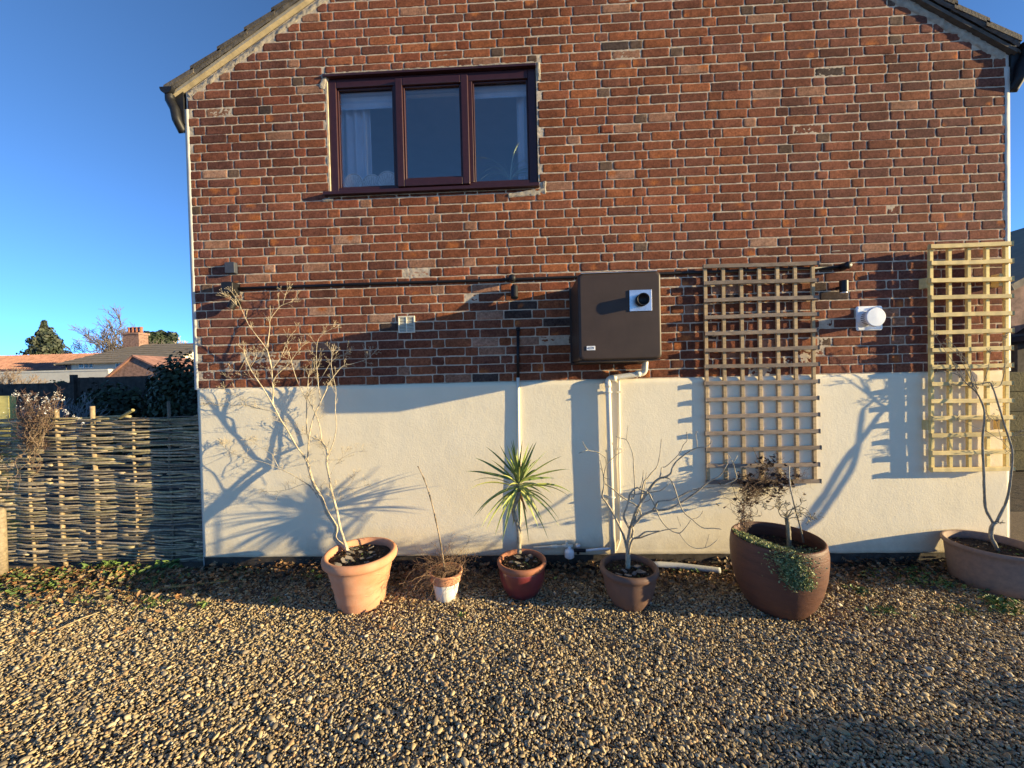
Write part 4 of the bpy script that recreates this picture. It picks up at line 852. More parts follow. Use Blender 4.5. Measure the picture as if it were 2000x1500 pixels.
L6 = [([(748, 1490), (720, 1430), (700, 1390), (700, 1340), (715, 1300), (735, 1290)], .0135, .012, y, y), ([(720, 1296), (685, 1240), (660, 1180), (652, 1060), (650, 950), (643, 820), (640, 700), (650, 600), (650, 500), (625, 430), (600, 385), (560, 345), (520, 310), (480, 265), (420, 240), (350, 225)], .010, .0026, y, -.06),
 ([(605, 385), (570, 320), (540, 250), (510, 190), (480, 130)], .004, .0014, -.14, -0.17), ([(570, 345), (560, 270), (545, 190), (480, 100), (415, 25)], .0036, .0012, -.14, -0.09), ([(482, 280), (440, 180), (380, 90), (320, 0)], .0028, .0012, -.14, -0.14), ([(500, 300), (490, 240), (475, 200)], .0025, .0015, -.14, -0.14),
 ([(738, 1285), (775, 1210), (805, 1150), (825, 1060), (840, 950), (848, 860), (845, 780), (820, 690), (790, 600), (755, 480), (720, 370), (705, 335), (690, 310), (640, 318), (600, 325), (530, 320), (460, 325)], .0095, .0026, y, -.13),
 ([(715, 350), (760, 335), (780, 290), (795, 200), (790, 90), (785, 0)], .0032, .0014, -.14, -0.14), ([(640, 330), (665, 260), (685, 180), (692, 110)], .0026, .0013, -.14, -0.16), ([(600, 350), (570, 310), (530, 340), (455, 330)], .003, .0014, -.14, -0.10), ([(650, 640), (700, 670), (770, 710), (840, 690), (929, 640)], .0024, .0012, -.14, -0.19), ([(770, 710), (755, 650), (740, 590)], .0016, .0012, -.14, -0.14), ([(772, 712), (800, 745), (830, 778)], .0018, .0012, -.14, -0.14), ([(640, 645), (560, 610), (475, 578)], .0022, .0012, -.14, -0.10), ([(600, 330), (560, 240), (530, 170), (400, 60)], .0026, .0012, -.14, -0.11), ([(640, 460), (660, 500), (680, 540)], .0024, .0016, -.14, -0.14)]
bush('bare_climber', (3.47, y, .26), 'bare two stemmed forked climber growing from the wide planter in front of the pale trellis', 'shrub', L6, z6, y, (.36, .32, .24), .035, .0014, 1, skip=.55, dens=.3, rmin=.0015)
# cordyline palm
pal = thing('palm', (-.066, -.387, .23), 'spiky green and yellow palm on a bare leaning stem in the burgundy pot', 'palm'); y = -.387
zc = lambda u, v: (900+u/6.52, 850+v/6.52)
P = smoothline([bp(*zc(*q), y) for q in ((745, 1500), (742, 1400), (740, 1250), (720, 1130), (690, 1050), (672, 960), (690, 880), (735, 760), (740, 680))])
mb = MB(); C = np.tile(np.array((.42, .36, .25)), (len(P)*10, 1))*(.55+.8*rng.random((len(P)*10, 1))); mb.tube(P, np.interp(np.arange(len(P)), [0, len(P)*.3, len(P)-1], [.018, .0165, .016]), 10, C, rough=.15); mb.build('stem', 'bark', pal, smooth=True)
tips = [(490, 120), (640, 60), (665, 40), (590, 130), (720, 150), (785, 60), (870, 90), (925, 95), (968, 75), (1110, 190), (1310, 260), (1390, 432), (1200, 550), (1430, 750), (1400, 795), (1160, 750), (1270, 1100), (1260, 1170), (1120, 1340), (1190, 900), (870, 1390), (850, 1000), (520, 1390), (425, 1310), (310, 1230), (250, 1200), (150, 1060), (200, 1030), (100, 700), (130, 600), (60, 460), (170, 285), (390, 315), (310, 140), (290, 920), (600, 350), (750, 1230), (560, 1150), (900, 300), (700, 250), (760, 300), (820, 350), (840, 200), (560, 260), (620, 300), (1050, 1100), (990, 1180), (660, 1180), (480, 1000), (1010, 640)]
c0 = bp(*zc(738, 650), y); mb = MB()
def strap(mb, a, b, sag, w, col):
    a = np.array(a); b = np.array(b); L = np.linalg.norm(b-a); n = 12; d = (b-a)/L; side = np.cross(d, (0, 1, .15)); side /= np.linalg.norm(side); side = side*.8+np.array([0, 1, 0])*rng.normal(0, .5); side /= np.linalg.norm(side); up = np.cross(side, d); P = []
    C = []
    for i in range(n):
        t = i/(n-1); p = a+(b-a)*t+np.array([0, 0, 1])*sag*L*4*t*(1-t)*(.7+.6*t); ww = w*(.55+1.2*t if t < .38 else 1.0*(1-((t-.38)/.62)**1.7))
        P.append([p-side*ww+up*ww*.35, p, p+side*ww+up*ww*.35]); C.append([np.array(col[0]), np.array(col[1]), np.array(col[0])])
    mb.grid(np.array(P), np.array(C))
GY = [((.20, .27, .06), (.22, .30, .07)), ((.52, .54, .13), (.28, .36, .09)), ((.60, .58, .18), (.36, .42, .11)), ((.14, .20, .05), (.16, .23, .06)), ((.42, .46, .11), (.22, .30, .07))]
for k, q in enumerate(tips):
    up_ = q[1] < 600; yo = y+rng.normal(0, .10)-(.02 if not up_ else 0)
    col = GY[rng.choice([0, 3, 4, 4])] if up_ else GY[rng.choice([1, 2, 2, 1, 4])]
    if q[0] > 800 and q[1] > 850: col = GY[rng.choice([1, 2])]
    if q == (850, 1000): col = ((.55, .22, .05), (.50, .20, .05))
    e = bp(*zc(*q), yo); dx = abs(e[0]-c0[0]); strap(mb, c0+rng.normal(0, .008, 3)+np.array([0, 0, .03 if up_ else -.01]), e, .015+.12*min(1, dx/.25)*(.9 if not up_ else .25) , (.0082+.0025*rng.random()), col)
for k in range(34):        # leaves towards and away from the viewer
    a = rng.random()*2*np.pi; el = rng.uniform(-.9, 1.3); L_ = .24+.1*rng.random(); e = c0+L_*np.array([math.cos(a)*math.cos(el)*.6, math.sin(a)*math.cos(el), math.sin(el)]); strap(mb, c0+np.array([0, 0, .01]), e, .12, .0075, GY[rng.integers(5)])
mb.build('leaves', 'leaf', pal, smooth=True)
mb = MB(); mb.tube([c0-(0, 0, .04), c0, c0+(0, 0, .05), c0+(0, 0, .12)], [.019, .022, .018, .006], 10, (.16, .17, .07)); mb.build('crown_heart', 'leaf', pal, smooth=True)
# wiry plant and stake in the small pot
o = thing('wiry_plant', (-.635, -.456, .17), 'tangle of fine brown wiry stems spilling from the small white pot', 'plant'); mb = MB(); tg = (.24, .15, .09)
for k in range(150):
    a = rng.random()*2*np.pi; q = .08*rng.random(); p = np.array([-.635+q*math.cos(a), -.456+q*math.sin(a), .175]); d = np.array([math.cos(a)*.7-.15, math.sin(a)*.5, .35+.9*rng.random()]); L_ = .09+.20*rng.random()*(1.5 if rng.random() < .12 else 1)
    P = [p]
    for i in range(8):
        d = d/np.linalg.norm(d)+rng.normal(0, .38, 3)+np.array([0, 0, -.10]); P.append(P[-1]+d/np.linalg.norm(d)*L_/7)
    mb.tube(P, .0011, 4, np.array(tg)*(.6+rng.random()), cap=False)
    if rng.random() < .7: i = rng.integers(2, 7); twig(mb, P[i], rng.normal(size=3), .04, .0009, 1, tg, False, .9, .0007)
for k in range(70):       # trailing off to the left
    p = np.array([-.70, -.42+.05*rng.normal(), .20]); d = np.array([-1, .1*rng.normal(), .35*rng.normal()]); P = [p]; L_ = .1+.16*rng.random()
    for i in range(8):
        d = d/np.linalg.norm(d)+rng.normal(0, .35, 3)+np.array([-.05, 0, -.06]); n_ = P[-1]+d/np.linalg.norm(d)*L_/7; n_[2] = max(n_[2], .012); P.append(n_)
    mb.tube(P, .0010, 4, np.array(tg)*(.6+rng.random()), cap=False)
mb.build('stems', 'bark', o)
P = [bp(u, v, yy) for u, v, yy in ((869, 1118, -.45), (861, 1063, -.44), (851, 1015, -.43), (840, 970, -.42), (828, 935, -.41), (816, 910, -.40))]
mb = MB(); P = smoothline(P); k = len(P); C = np.tile(np.array((.45, .34, .22)), (k*7, 1)); C *= np.repeat(np.where(np.arange(k) % 3 == 0, .35, 1.0), 7)[:, None]
mb.tube(P, [.0062-.003*i/k+(.0015 if i % 3 == 0 else 0) for i in range(k)], 7, C, rough=.2); tag(mb.build('plant_stake', 'bark', loc=P[0], smooth=True), 'leaning knobbly brown cane standing in the small white pot', 'cane')
# barrel pot: stump shrub, cane, dead vine, creeper
y = -.569; z5 = lambda u, v: (1400+u/6.25, 860+v/6.25)
L5 = [([(885, 1340), (880, 1200), (875, 1080), (860, 990), (850, 950)], .0165, .0125, y+.02, y+.02)]
for pts in ([(850, 950), (790, 930), (755, 870), (745, 830), (700, 810), (620, 795)], [(850, 960), (850, 900), (870, 860), (960, 825), (1030, 780)], [(860, 960), (830, 900), (780, 850)], [(860, 950), (930, 890), (1000, 890), (1060, 880), (1140, 930)], [(855, 945), (900, 880), (930, 830), (1010, 810), (1100, 850), (1150, 930)], [(745, 830), (715, 800), (720, 770)], [(760, 850), (780, 800), (810, 780)], [(1000, 885), (1050, 900), (1110, 955)], [(870, 960), (920, 945), (970, 940)], [(700, 815), (650, 850), (610, 830)], [(850, 930), (860, 880), (850, 830)]):
    L5.append((pts, .0042, .0016, y+.02, y+.02+rng.normal(0, .05)))
bush('stump_shrub', (1.78, y, .40), 'thick stubby pale trunk with short bare crooked branches in the dark barrel pot', 'shrub', L5, z5, y, (.33, .28, .19), .035, .0014, 1, skip=.6, dens=.5, rmin=.0015)
P = [bp(*z5(*q), yy) for q, yy in (((1060, 1250), -.53), ((1020, 1060), -.50), ((960, 850), -.46), ((900, 590), -.40), ((880, 420), -.36), ((885, 310), -.34))]
mb = MB(); k = len(P); mb.tube(P, np.linspace(.0062, .0045, k), 8, np.repeat(np.array([(.30, .26, .19)]*3+[(.55, .48, .36)]*(k-3)), 8, axis=0)); tag(mb.build('garden_cane', 'bark', loc=P[0], smooth=True), 'straight pale cane leaning from the barrel pot to the weathered trellis', 'cane')
vo = thing('dead_vine', (1.50, -.5, .45), 'tangled dead brown vine climbing from the barrel pot onto the weathered trellis', 'vine'); mb = MB(); lf = MB(); vt = (.17, .11, .07)
def vstem(a, b, ya, yb, r, wob=.05, n=9):
    A, B = bp(*z5(*a), ya), bp(*z5(*b), yb); P = [A+(B-A)*t+(0 if t in (0, 1) else 1)*rng.normal(0, wob*.35, 3) for t in np.linspace(0, 1, n)]; P = smoothline(P); mb.tube(P, np.linspace(r, r*.5, len(P)), 5, np.array(vt)*(.7+.8*rng.random()), cap=False); return P
for k in range(26):
    q = (330+rng.normal(0, 28), 1120-rng.random()*60); e = (330+rng.normal(0, 90), 780+rng.normal(0, 70)); vstem(q, e, -.60+rng.normal(0, .03), -.45+rng.normal(0, .05), .0019)
vstem((330, 860), (190, 560), -.40, -.12, .0034, .02); vstem((300, 860), (0, 620), -.5, -.35, .0022, .03)
for k in range(44):
    a = (rng.uniform(260, 420), rng.uniform(560, 860)); b = (rng.uniform(420, 1000), rng.uniform(200, 640)); P = vstem(a, b, -.25, -.11+rng.normal(0, .02), .0018, .05)
    for i in range(2, len(P), 4):
        if rng.random() < .4: twig(mb, P[i], rng.normal(size=3), .05, .001, 1, vt, False, .9, .0008)
for k in range(22): vstem((rng.uniform(500, 1100), rng.uniform(300, 620)), (rng.uniform(600, 1200), rng.uniform(250, 760)), -.15, -.12, .001, .05)
vstem((900, 560), (1180, 270), -.15, -.12, .0015, .02); vstem((440, 90), (520, 260), -.12, -.12, .003, .005)
for (cu, cv, su, sv_, n) in ((560, 560, 130, 45, 80), (620, 270, 70, 50, 34), (860, 500, 60, 50, 34), (340, 470, 60, 40, 26), (720, 640, 50, 50, 22), (400, 590, 90, 40, 34), (350, 770, 60, 50, 20), (560, 380, 50, 50, 16), (700, 470, 150, 60, 26)):
    for k in range(n):
        p = bp(*z5(cu+rng.normal(0, su), cv+rng.normal(0, sv_)), -.09-.10*rng.random()*(cv > 400)-rng.random()*.04); leaf(lf, p, .010+.014*rng.random(), [(.06, .035, .03), (.09, .05, .035), (.045, .03, .028), (.14, .08, .045), (.30, .26, .07)][rng.choice(5, p=[.36, .28, .22, .12, .02])], shape=1)
for q in ((95, 820), (10, 790), (1060, 655), (1190, 275), (460, 750), (490, 770), (620, 750)): leaf(lf, bp(*z5(*q), -.3), .016, (.08, .045, .03), shape=1)
mb.build('stems', 'bark', vo, smooth=True); lf.build('dead_leaves', 'leaf', vo)['kind'] = 'stuff'
cr_ = thing('creeper', (1.6, -.65, .45), 'small leaved green creeper spilling over the front of the barrel pot', 'plant'); mb = MB(); cx5, cy5 = 1.715, -.569
CG = [(.28, .34, .13), (.38, .42, .18), (.18, .23, .09), (.38, .35, .19), (.46, .50, .23), (.30, .22, .12)]
for k in range(3600):
    a = rng.uniform(2.2, 6.0); q = .262*rng.random()**.5
    left = max(0, math.cos(a-3.6)); p = np.array([cx5+q*math.cos(a), cy5+q*math.sin(a), .408+.085*min(1, left*1.3)*(q/.262)+.03*rng.random()])
    if rng.random() < .35 and p[0] > cx5+.05: continue
    leaf(mb, p, .004+.006*rng.random(), CG[rng.choice(6, p=[.26, .24, .2, .12, .08, .1])])
for k in range(2400):      # the hanging tongue
    t = rng.random(); a = -1.92+.22*t+rng.normal(0, .19*(1-.35*t)); zz = .500-t**.85*.215+.012*rng.normal(); rr = np.interp(zz, [.1, .27, .36, .42, .5], [.22, .272, .285, .287, .277])+.008+.030*rng.random()**1.5
    leaf(mb, (cx5+rr*math.cos(a), cy5+rr*math.sin(a), zz), .0045+.006*rng.random(), CG[rng.choice(6, p=[.3, .27, .16, .1, .12, .05])])
mb.build('leaves', 'leaf', cr_); 
mb = MB()
for k in range(40):
    a = -1.9+rng.normal(0, .16); P = [(cx5+.24*math.cos(a), cy5+.24*math.sin(a), .47), (cx5+.285*math.cos(a), cy5+.285*math.sin(a), .508), (cx5+.295*math.cos(a+.05), cy5+.295*math.sin(a+.05), .43), (cx5+.292*math.cos(a+.1), cy5+.292*math.sin(a+.1), .36-.06*rng.random())]; mb.tube(smoothline(P), .0012, 4, (.16, .09, .06), cap=False)
mb.build('stems', 'bark', cr_)
# ================================================================== GROUND COVER
mb = MB(); n = 7200
for k in range(n):
    x = rng.uniform(-4.9, 4.3); yy = -abs(rng.normal(0, .20)) if x > -2.9 else -abs(rng.normal(.05, .25))
    if x < -2.2 and rng.random() < .5: yy -= .12*rng.random()
    if rng.random() < .05: yy = -rng.random()*1.0
    if any(math.hypot(x-a, yy-b) < c for a, b, c in ((-1.261, -.503, .17), (-.635, -.456, .09), (-.066, -.387, .12), (.704, -.529, .12), (1.715, -.569, .15), (3.47, -.285, .22))): continue
    s = .008+.015*rng.random(); s *= 1.25 if x < -2.4 else 1
    pal_ = BROWN+([(.45, .24, .10), (.40, .27, .15), (.30, .24, .14), (.16, .17, .06)] if x < -2.2 else [])
    leaf(mb, (x, yy, .012+float(gheight(x, yy))+(.025+.05*max(0, 1+yy*9)*(x > -2.9))*rng.random()), s, pal_[rng.integers(len(pal_))], shape=int(rng.random() < .4))
o = mb.build('leaf_litter', 'leaf'); o['kind'] = 'stuff'; o['label'] = 'brown fallen leaves lying along the foot of the wall and fence'
mb = MB()
def patch(x, y, r, n, s, pal_=GREEN, h=.03):
    for k in range(n):
        q = r*abs(rng.normal(0, .6)); a = rng.random()*2*np.pi; leaf(mb, (x+q*math.cos(a), y+q*math.sin(a)*.6, .015+h*rng.random()), s*(.6+.8*rng.random()), pal_[rng.integers(len(pal_))])
for u, v, r, n, s in ((215, 1110, .16, 70, .026), (100, 1150, .2, 60, .018), (40, 1130, .2, 40, .016), (290, 1180, .12, 50, .013), (330, 1110, .15, 60, .028), (395, 1190, .05, 14, .02), (300, 1190, .08, 50, .008), (180, 1150, .2, 50, .014), (60, 1190, .2, 40, .012), (480, 1110, .12, 22, .03), (540, 1180, .05, 60, .008), (1680, 1160, .12, 60, .012), (1790, 1140, .2, 90, .014), (1950, 1180, .12, 60, .016), (1730, 1200, .15, 50, .012), (1880, 1200, .15, 40, .010), (900, 1115, .1, 16, .02), (1060, 1110, .1, 14, .022), (900, 1210, .04, 26, .008), (1535, 1205, .05, 30, .008), (1500, 1200, .1, 20, .010), (1850, 1150, .25, 70, .012), (150, 1180, .3, 60, .010), (120, 1130, .35, 160, .014), (300, 1140, .3, 140, .012), (30, 1160, .25, 90, .012), (250, 1125, .25, 70, .026), (1780, 1120, .3, 120, .012), (1960, 1195, .15, 70, .014), (620, 1130, .2, 40, .016), (1000, 1125, .3, 40, .014), (1350, 1120, .25, 50, .012), (1700, 1130, .2, 60, .014)):
    p = gp(u, v); patch(p[0], p[1], r, n, s)
for k in range(420):
    x = rng.uniform(-4.8, -2.5) if rng.random() < .7 else rng.uniform(2.2, 4.2); yy = -abs(rng.normal(.12, .22)); a = rng.random()*2*np.pi
    blade(mb, (x, yy, .01), (math.cos(a), math.sin(a), .5+1.2*rng.random()), .05+.08*rng.random(), 1.5+rng.random(), .0018, [(.20, .22, .08), (.34, .30, .16), (.12, .18, .05)][rng.integers(3)], n=5)
for k in range(9):
    p_ = gp(150+rng.normal(0, 14), 1095); blade(mb, p_, (rng.normal(0, .35), .1, 1), .22+.16*rng.random(), 1.6, .0022, (.30, .34, .16), n=9)
o = mb.build('weeds', 'leaf'); o['kind'] = 'stuff'; o['label'] = 'low green weeds and ivy at the foot of the fence and wall'
# ================================================================== WOVEN FENCE
wf = thing('woven_fence', (-4.0, .09, 0), 'woven hazel hurdle fence of thin horizontal rods joined to the left corner of the house', 'fence')
FY = .10
stk = [(-4.93, 1.30, 0), (-4.63, 1.33, .3), (-4.33, 1.45, .6), (-3.99, 1.47, .9), (-3.62, 1.34, 1.2), (-3.285, 1.50, 1.5), (-2.99, 1.43, 1.8), (-5.25, 1.3, 0), (-5.6, 1.4, 0), (-5.95, 1.4, 0), (-6.3, 1.4, 0)]
sx = sorted(s[0] for s in stk)
for i, (x, z1, _) in enumerate(stk):
    mb = MB(); r0 = .018 if i in (2, 3) else .012; rr = r0; lx = rng.normal(0, .012)
    zz = np.linspace(-.02, z1, 9); dark = x > -3.5
    c = np.array((.40, .30, .18)) if not dark else np.array((.22, .18, .13)); C = np.tile(c, (9*9, 1))*(.7+.6*rng.random((81, 1)))
    mb.tube([(x+lx*z+.006*math.sin(z*7+i), FY, z) for z in zz], rr, 9, C, rough=.12); mb.build('post', 'rod', wf, smooth=True)
mb = MB(); nrow = 112; RC = [(.38, .315, .205), (.46, .375, .24), (.30, .25, .17), (.55, .45, .30), (.42, .36, .20), (.18, .155, .125)]
for k in range(nrow):
    z = .03+k*(1.335/nrow); x = -6.3+rng.random()*.4
    while x < -2.97:
        L_ = .5+1.0*rng.random(); x1 = min(x+L_, -2.955+.03*rng.random()); r0 = .0068+.0048*rng.random(); dz = rng.normal(0, .007); dz2 = rng.normal(0, .016); n = max(5, int((x1-x)/.055)); P = []
        for t in np.linspace(0, 1, n):
            xx = x+(x1-x)*t; j = np.interp(xx, sx, range(len(sx))); yy = FY+math.cos(math.pi*(j+k))*.021; P.append((xx, yy, z+dz+dz2*t+.004*math.sin(xx*9+k)+.006*float(fbm(xx*6, k*3.1, 71))))
        mb.tube(P, np.linspace(r0, r0*.62, n)[::(1 if rng.random() < .5 else -1)], 6, np.array(RC[rng.integers(6)])*(.7+.6*rng.random()), rough=.15); x = x1-.12*rng.random()+.01
mb.build('woven_rods', 'rod', wf, smooth=True)
mb = MB(); mb.tube([(-3.72, .08, 1.36), (-3.56, .05, 1.43)], .014, 8, (.33, .30, .14)); mb.build('stub_rod', 'rod', wf)
# second hurdle panel edge posts at the far left, in front
o = thing('log_post', (-4.9, -.06, 0), 'pale upright round log post standing at the left edge in front of the woven fence', 'post')
mb = MB(); p = gp(-2, 1150)+np.array([-.245, 0, 0]); zt = 0.62; mb.tube([(p[0]-.03, -.1, -.02), (p[0]-.02, -.1, .3), (p[0]-.02, -.1, .58), (p[0]-.02, -.1, .60)], [.038, .035, .034, .02], 12, (.34, .27, .18), rough=.08); mb.build('log', 'rod', o, smooth=True)
# pale board behind
p = bp(12, 790, .5); mb = MB(); mb.box(p[0]-.095, p[0]+.055, .48, .54, 0, p[2]+.09, (1, 1.1, .8)); tag(mb.build('gate_board', 'wood_new', loc=(p[0], .5, 0)), 'pale yellow green board standing upright behind the fence at the left edge', 'board')
# dried flowering shrub leaning over the fence
fl = thing('dried_flower_shrub', (-4.6, 0, .2), 'dead brown shrub with tiny white seed heads leaning over the woven fence', 'shrub'); mb = MB(); bl = MB(); zf = lambda u, v: (u/3.571, 760+v/3.571)
for k in range(90):
    a = (rng.uniform(180, 300), rng.uniform(260, 420)); e = (rng.uniform(90, 430), rng.uniform(20, 160)) if rng.random() < .6 else (rng.uniform(0, 320), rng.uniform(150, 700)); ya, yb = rng.uniform(-.06, .10), rng.uniform(-.10, .15)
    A, B = bp(*zf(*a), ya), bp(*zf(*e), yb); P = smoothline([A+(B-A)*t+(0 if t in (0, 1) else 1)*rng.normal(0, .022, 3) for t in np.linspace(0, 1, 6)]); mb.tube(P, np.linspace(.0028, .001, len(P)), 5, np.array((.23, .165, .115))*(.6+.8*rng.random()), cap=False)
    for _ in range(2): twig(mb, P[rng.integers(4, len(P))], rng.normal(size=3)+np.array([0, 0, .5]), .06, .001, 1, (.22, .13, .09), False, .9, .0008)
    if e[1] < 200 and rng.random() < .5:
        for _ in range(3):
            q = B+rng.normal(0, .016, 3)
            for _2 in range(3): leaf(bl, q+rng.normal(0, .003, 3), .0042, (.95, .95, .95))
    for _ in range(3): leaf(lf if False else bl, P[rng.integers(len(P))]+rng.normal(0, .01, 3), .012, (.26, .18, .12))
for q in ((455, 150), (480, 165), (465, 175), (515, 190), (545, 200), (575, 240), (410, 70), (440, 75), (380, 75), (110, 35), (130, 40), (95, 40), (195, 70), (320, 60), (300, 90)):
    c = bp(*zf(*q), -.02)
    mb.tube([c, c-(.03, 0, .08)], .001, 4, (.22, .13, .09))
    for _ in range(12): leaf(bl, c+rng.normal(0, .007, 3), .005, (.95, .95, .95))
mb.build('stems', 'bark', fl, smooth=True); bl.build('seed_heads', 'leaf', fl)['kind'] = 'stuff'
# ================================================================== GARDEN BEHIND, LEFT
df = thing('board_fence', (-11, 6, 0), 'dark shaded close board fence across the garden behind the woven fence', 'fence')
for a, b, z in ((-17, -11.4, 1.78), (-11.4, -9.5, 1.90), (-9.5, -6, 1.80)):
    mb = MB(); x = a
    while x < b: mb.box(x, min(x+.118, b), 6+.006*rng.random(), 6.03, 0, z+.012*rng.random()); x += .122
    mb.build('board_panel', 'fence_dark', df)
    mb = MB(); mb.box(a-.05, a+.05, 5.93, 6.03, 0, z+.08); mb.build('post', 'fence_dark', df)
def crown(mb, c, rad, n, s, cols, seed=0, blobs=14, flat=.0):
    c = np.array(c, float); rad = np.array(rad, float); B = []
    for k in range(blobs):
        d = rng.normal(size=3); d /= np.linalg.norm(d); B.append((c+d*rad*.62*rng.random()**.4, rad*(.30+.22*rng.random())))
    for k in range(n):
        bc_, br = B[k % blobs]; d = rng.normal(size=3); d /= np.linalg.norm(d); p = bc_+d*br*(.55+.5*rng.random()); ss = s*(.6+.8*rng.random()); t1_ = np.cross(d, rng.normal(size=3)); t1_ /= np.linalg.norm(t1_)+1e-9; t2_ = np.cross(d, t1_)+d*rng.normal(0, .5)
        q = np.array([p-t1_*ss, p+t2_*ss*.6, p+t1_*ss*1.1, p-t2_*ss*.6]); mb.add(q, [(0, 1, 2, 3)], np.array(cols[(k % blobs) % len(cols)])*(.6+.8*rng.random()))
DG = [(.035, .055, .025), (.05, .07, .03), (.028, .042, .022), (.06, .075, .035)]
def evergreen(name, c, rad, n, s, label, th=1, cols=DG, blobs=26, cone=0):
    o = thing(name, (c[0], c[1], 0), label, 'tree' if th else 'shrub'); mb = MB()
    if cone:
        k0 = blobs
        for i in range(14):
            t = i/13; zc_ = c[2]-rad[2]+2*rad[2]*t; w_ = .98*(1-t**3.0)+.10; crown(mb, (c[0], c[1], zc_), (rad[0]*w_, rad[1]*w_, rad[2]*.26), n//14, s*.9, cols, blobs=16)
    else: crown(mb, c, rad, n, s, cols, blobs=blobs)
    mb.build('crown', 'leaf', o); mb = MB(); mb.tube([(c[0], c[1], -.1), (c[0]+.1, c[1], c[2]*.6), (c[0], c[1], c[2])], [.05*rad[0]+.03, .03*rad[0]+.02, .02], 8, (.2, .15, .1)); mb.build('trunk', 'bark', o, smooth=True); return o
hd = evergreen('hedge_bush', (-7.70, 5.0, 1.05), (1.05, .8, 1.35), 12000, .045, 'dark evergreen bush against the left corner of the house, beyond the woven fence', 0, blobs=30)
evergreen('hedge_bush', (-9.6, 5.3, .85), (1.25, .5, .95), 5000, .05, 'dark low evergreen bush in front of the shaded board fence', 0, blobs=24)
def baretree(name, x, y, h, r, label, depth=4, col=(.30, .25, .20), spread=.6, n0=5, sc=.5, base=0, fine=.006):
    o = thing(name, (x, y, 0), label, 'tree'); tb = MB(); tw = MB(); tb.tube([(x, y, -.1), (x+.02*h, y, h*.25), (x, y, h*.42)], [r, r*.8, r*.6], 7, col); tb.build('trunk', 'bark', o, smooth=True)
    def grow(p, d, L, rr, dep):
        P = [np.array(p, float)]; d = d/np.linalg.norm(d)
        for i in range(3): d = d+rng.normal(0, .12, 3)+np.array([0, 0, .06]); d /= np.linalg.norm(d); P.append(P[-1]+d*L/3)
        tw.tube(P, np.linspace(rr, max(rr*.6, fine), 4), 4, col, cap=False)
        if dep:
            for k in range(3+(rng.random() < .5)):
                sd = rng.normal(size=3); sd -= d*(sd@d); sd /= np.linalg.norm(sd); grow(P[1+rng.integers(3)], d+sd*spread*(.6+.6*rng.random()), L*.66, max(rr*.6, fine), dep-1)
    for k in range(n0):
        a = 2*math.pi*k/n0+rng.random(); grow((x, y, h*(.25+.17*k/n0)), np.array([math.cos(a)*spread, math.sin(a)*spread, .9]), h*.26, r*.5, depth)
    tw.build('crown', 'bark', o); return o
baretree('garden_shrub', -9.3, 4.2, 1.75, .03, 'grey leafless garden shrub in the shade behind the woven fence, nearer the house', 3, (.36, .36, .36), .5, 6, fine=.004)
baretree('garden_shrub', -10.9, 4.6, 1.6, .03, 'grey leafless garden shrub in the shade behind the woven fence, further left', 3, (.30, .30, .30), .5, 5, fine=.004)
# distant buildings
def slab(mb, V, t=.12):
    V = np.array(V, float); n = np.cross(V[1]-V[0], V[2]-V[0]); n /= np.linalg.norm(n); W = V-n*t; k = len(V); mb.add(np.r_[V, W], [tuple(range(k)), tuple(range(2*k-1, k-1, -1))]+[(i, i+k, (i+1) % k+k, (i+1) % k) for i in range(k)])
# red roofed bungalow
b1 = thing('red_roof_bungalow', (-56, 40, 0), 'distant white bungalow with a low red tiled roof and white gable end', 'house')
mb = MB(); mb.box(-72, -50.5, 38.2, 44, 0, 4.1); mb.add([(-50.45, 38.0, 4.0), (-50.45, 44.2, 4.0), (-50.45, 41.1, 5.75)], [(0, 1, 2)]); mb.build('wall', 'house_white', b1)
mb = MB(); slab(mb, [(-72.3, 37.7, 3.9), (-50.2, 37.7, 3.9), (-50.2, 41.1, 5.75), (-72.3, 41.1, 5.75)], .15)
for k in range(70):
    x = -72+k*.31
    mb.tube([(x, 37.75, 3.98), (x, 41.05, 5.80)], .055, 5, cap=False)
slab(mb, [(-50.2, 44.5, 3.9), (-72.3, 44.5, 3.9), (-72.3, 41.1, 5.75), (-50.2, 41.1, 5.75)], .15); mb.build('roof', 'roof_red', b1)
mb = MB(); slab(mb, [(-50.1, 37.6, 3.80), (-50.1, 37.6, 4.05), (-50.1, 41.1, 5.93), (-50.1, 41.1, 5.66)], .1); slab(mb, [(-50.1, 44.6, 4.05), (-50.1, 44.6, 3.8), (-50.1, 41.1, 5.66), (-50.1, 41.1, 5.93)], .1); mb.build('barge_board', 'white_plastic', b1)
# grey roofed bungalow
b2 = thing('grey_roof_bungalow', (-38, 34, 0), 'distant cream bungalow with a mossy grey tiled roof and a brick chimney', 'house')
mb = MB(); mb.box(-43.6, -33.2, 32, 39, 0, 4.0); mb.add([(-33.15, 31.9, 3.9), (-33.15, 39.1, 3.9), (-33.15, 35.5, 6.0)], [(0, 1, 2)]); mb.build('wall', 'house_white', b2)
mb = MB()
for k in range(9):          # tile courses as shallow steps
    t0, t1_ = k/9, (k+1)/9; e0, e1 = -44.6+4.2*t0, -44.6+4.2*t1_; slab(mb, [(e0, 31.4+4.1*t0, 3.95+2.1*t0+.05), (-32.9, 31.4+4.1*t0, 3.95+2.1*t0+.05), (-32.9, 31.4+4.1*t1_, 3.95+2.1*t1_), (e1, 31.4+4.1*t1_, 3.95+2.1*t1_)], .1)
slab(mb, [(-32.9, 39.6, 3.95), (-44.6, 39.6, 3.95), (-40.4, 35.5, 6.05), (-32.9, 35.5, 6.05)]); slab(mb, [(-44.6, 39.6, 3.95), (-44.6, 31.4, 3.95), (-40.4, 35.5, 6.05), (-40.4, 35.52, 6.05)]); rf2 = mb.build('roof', 'roof_grey', b2)
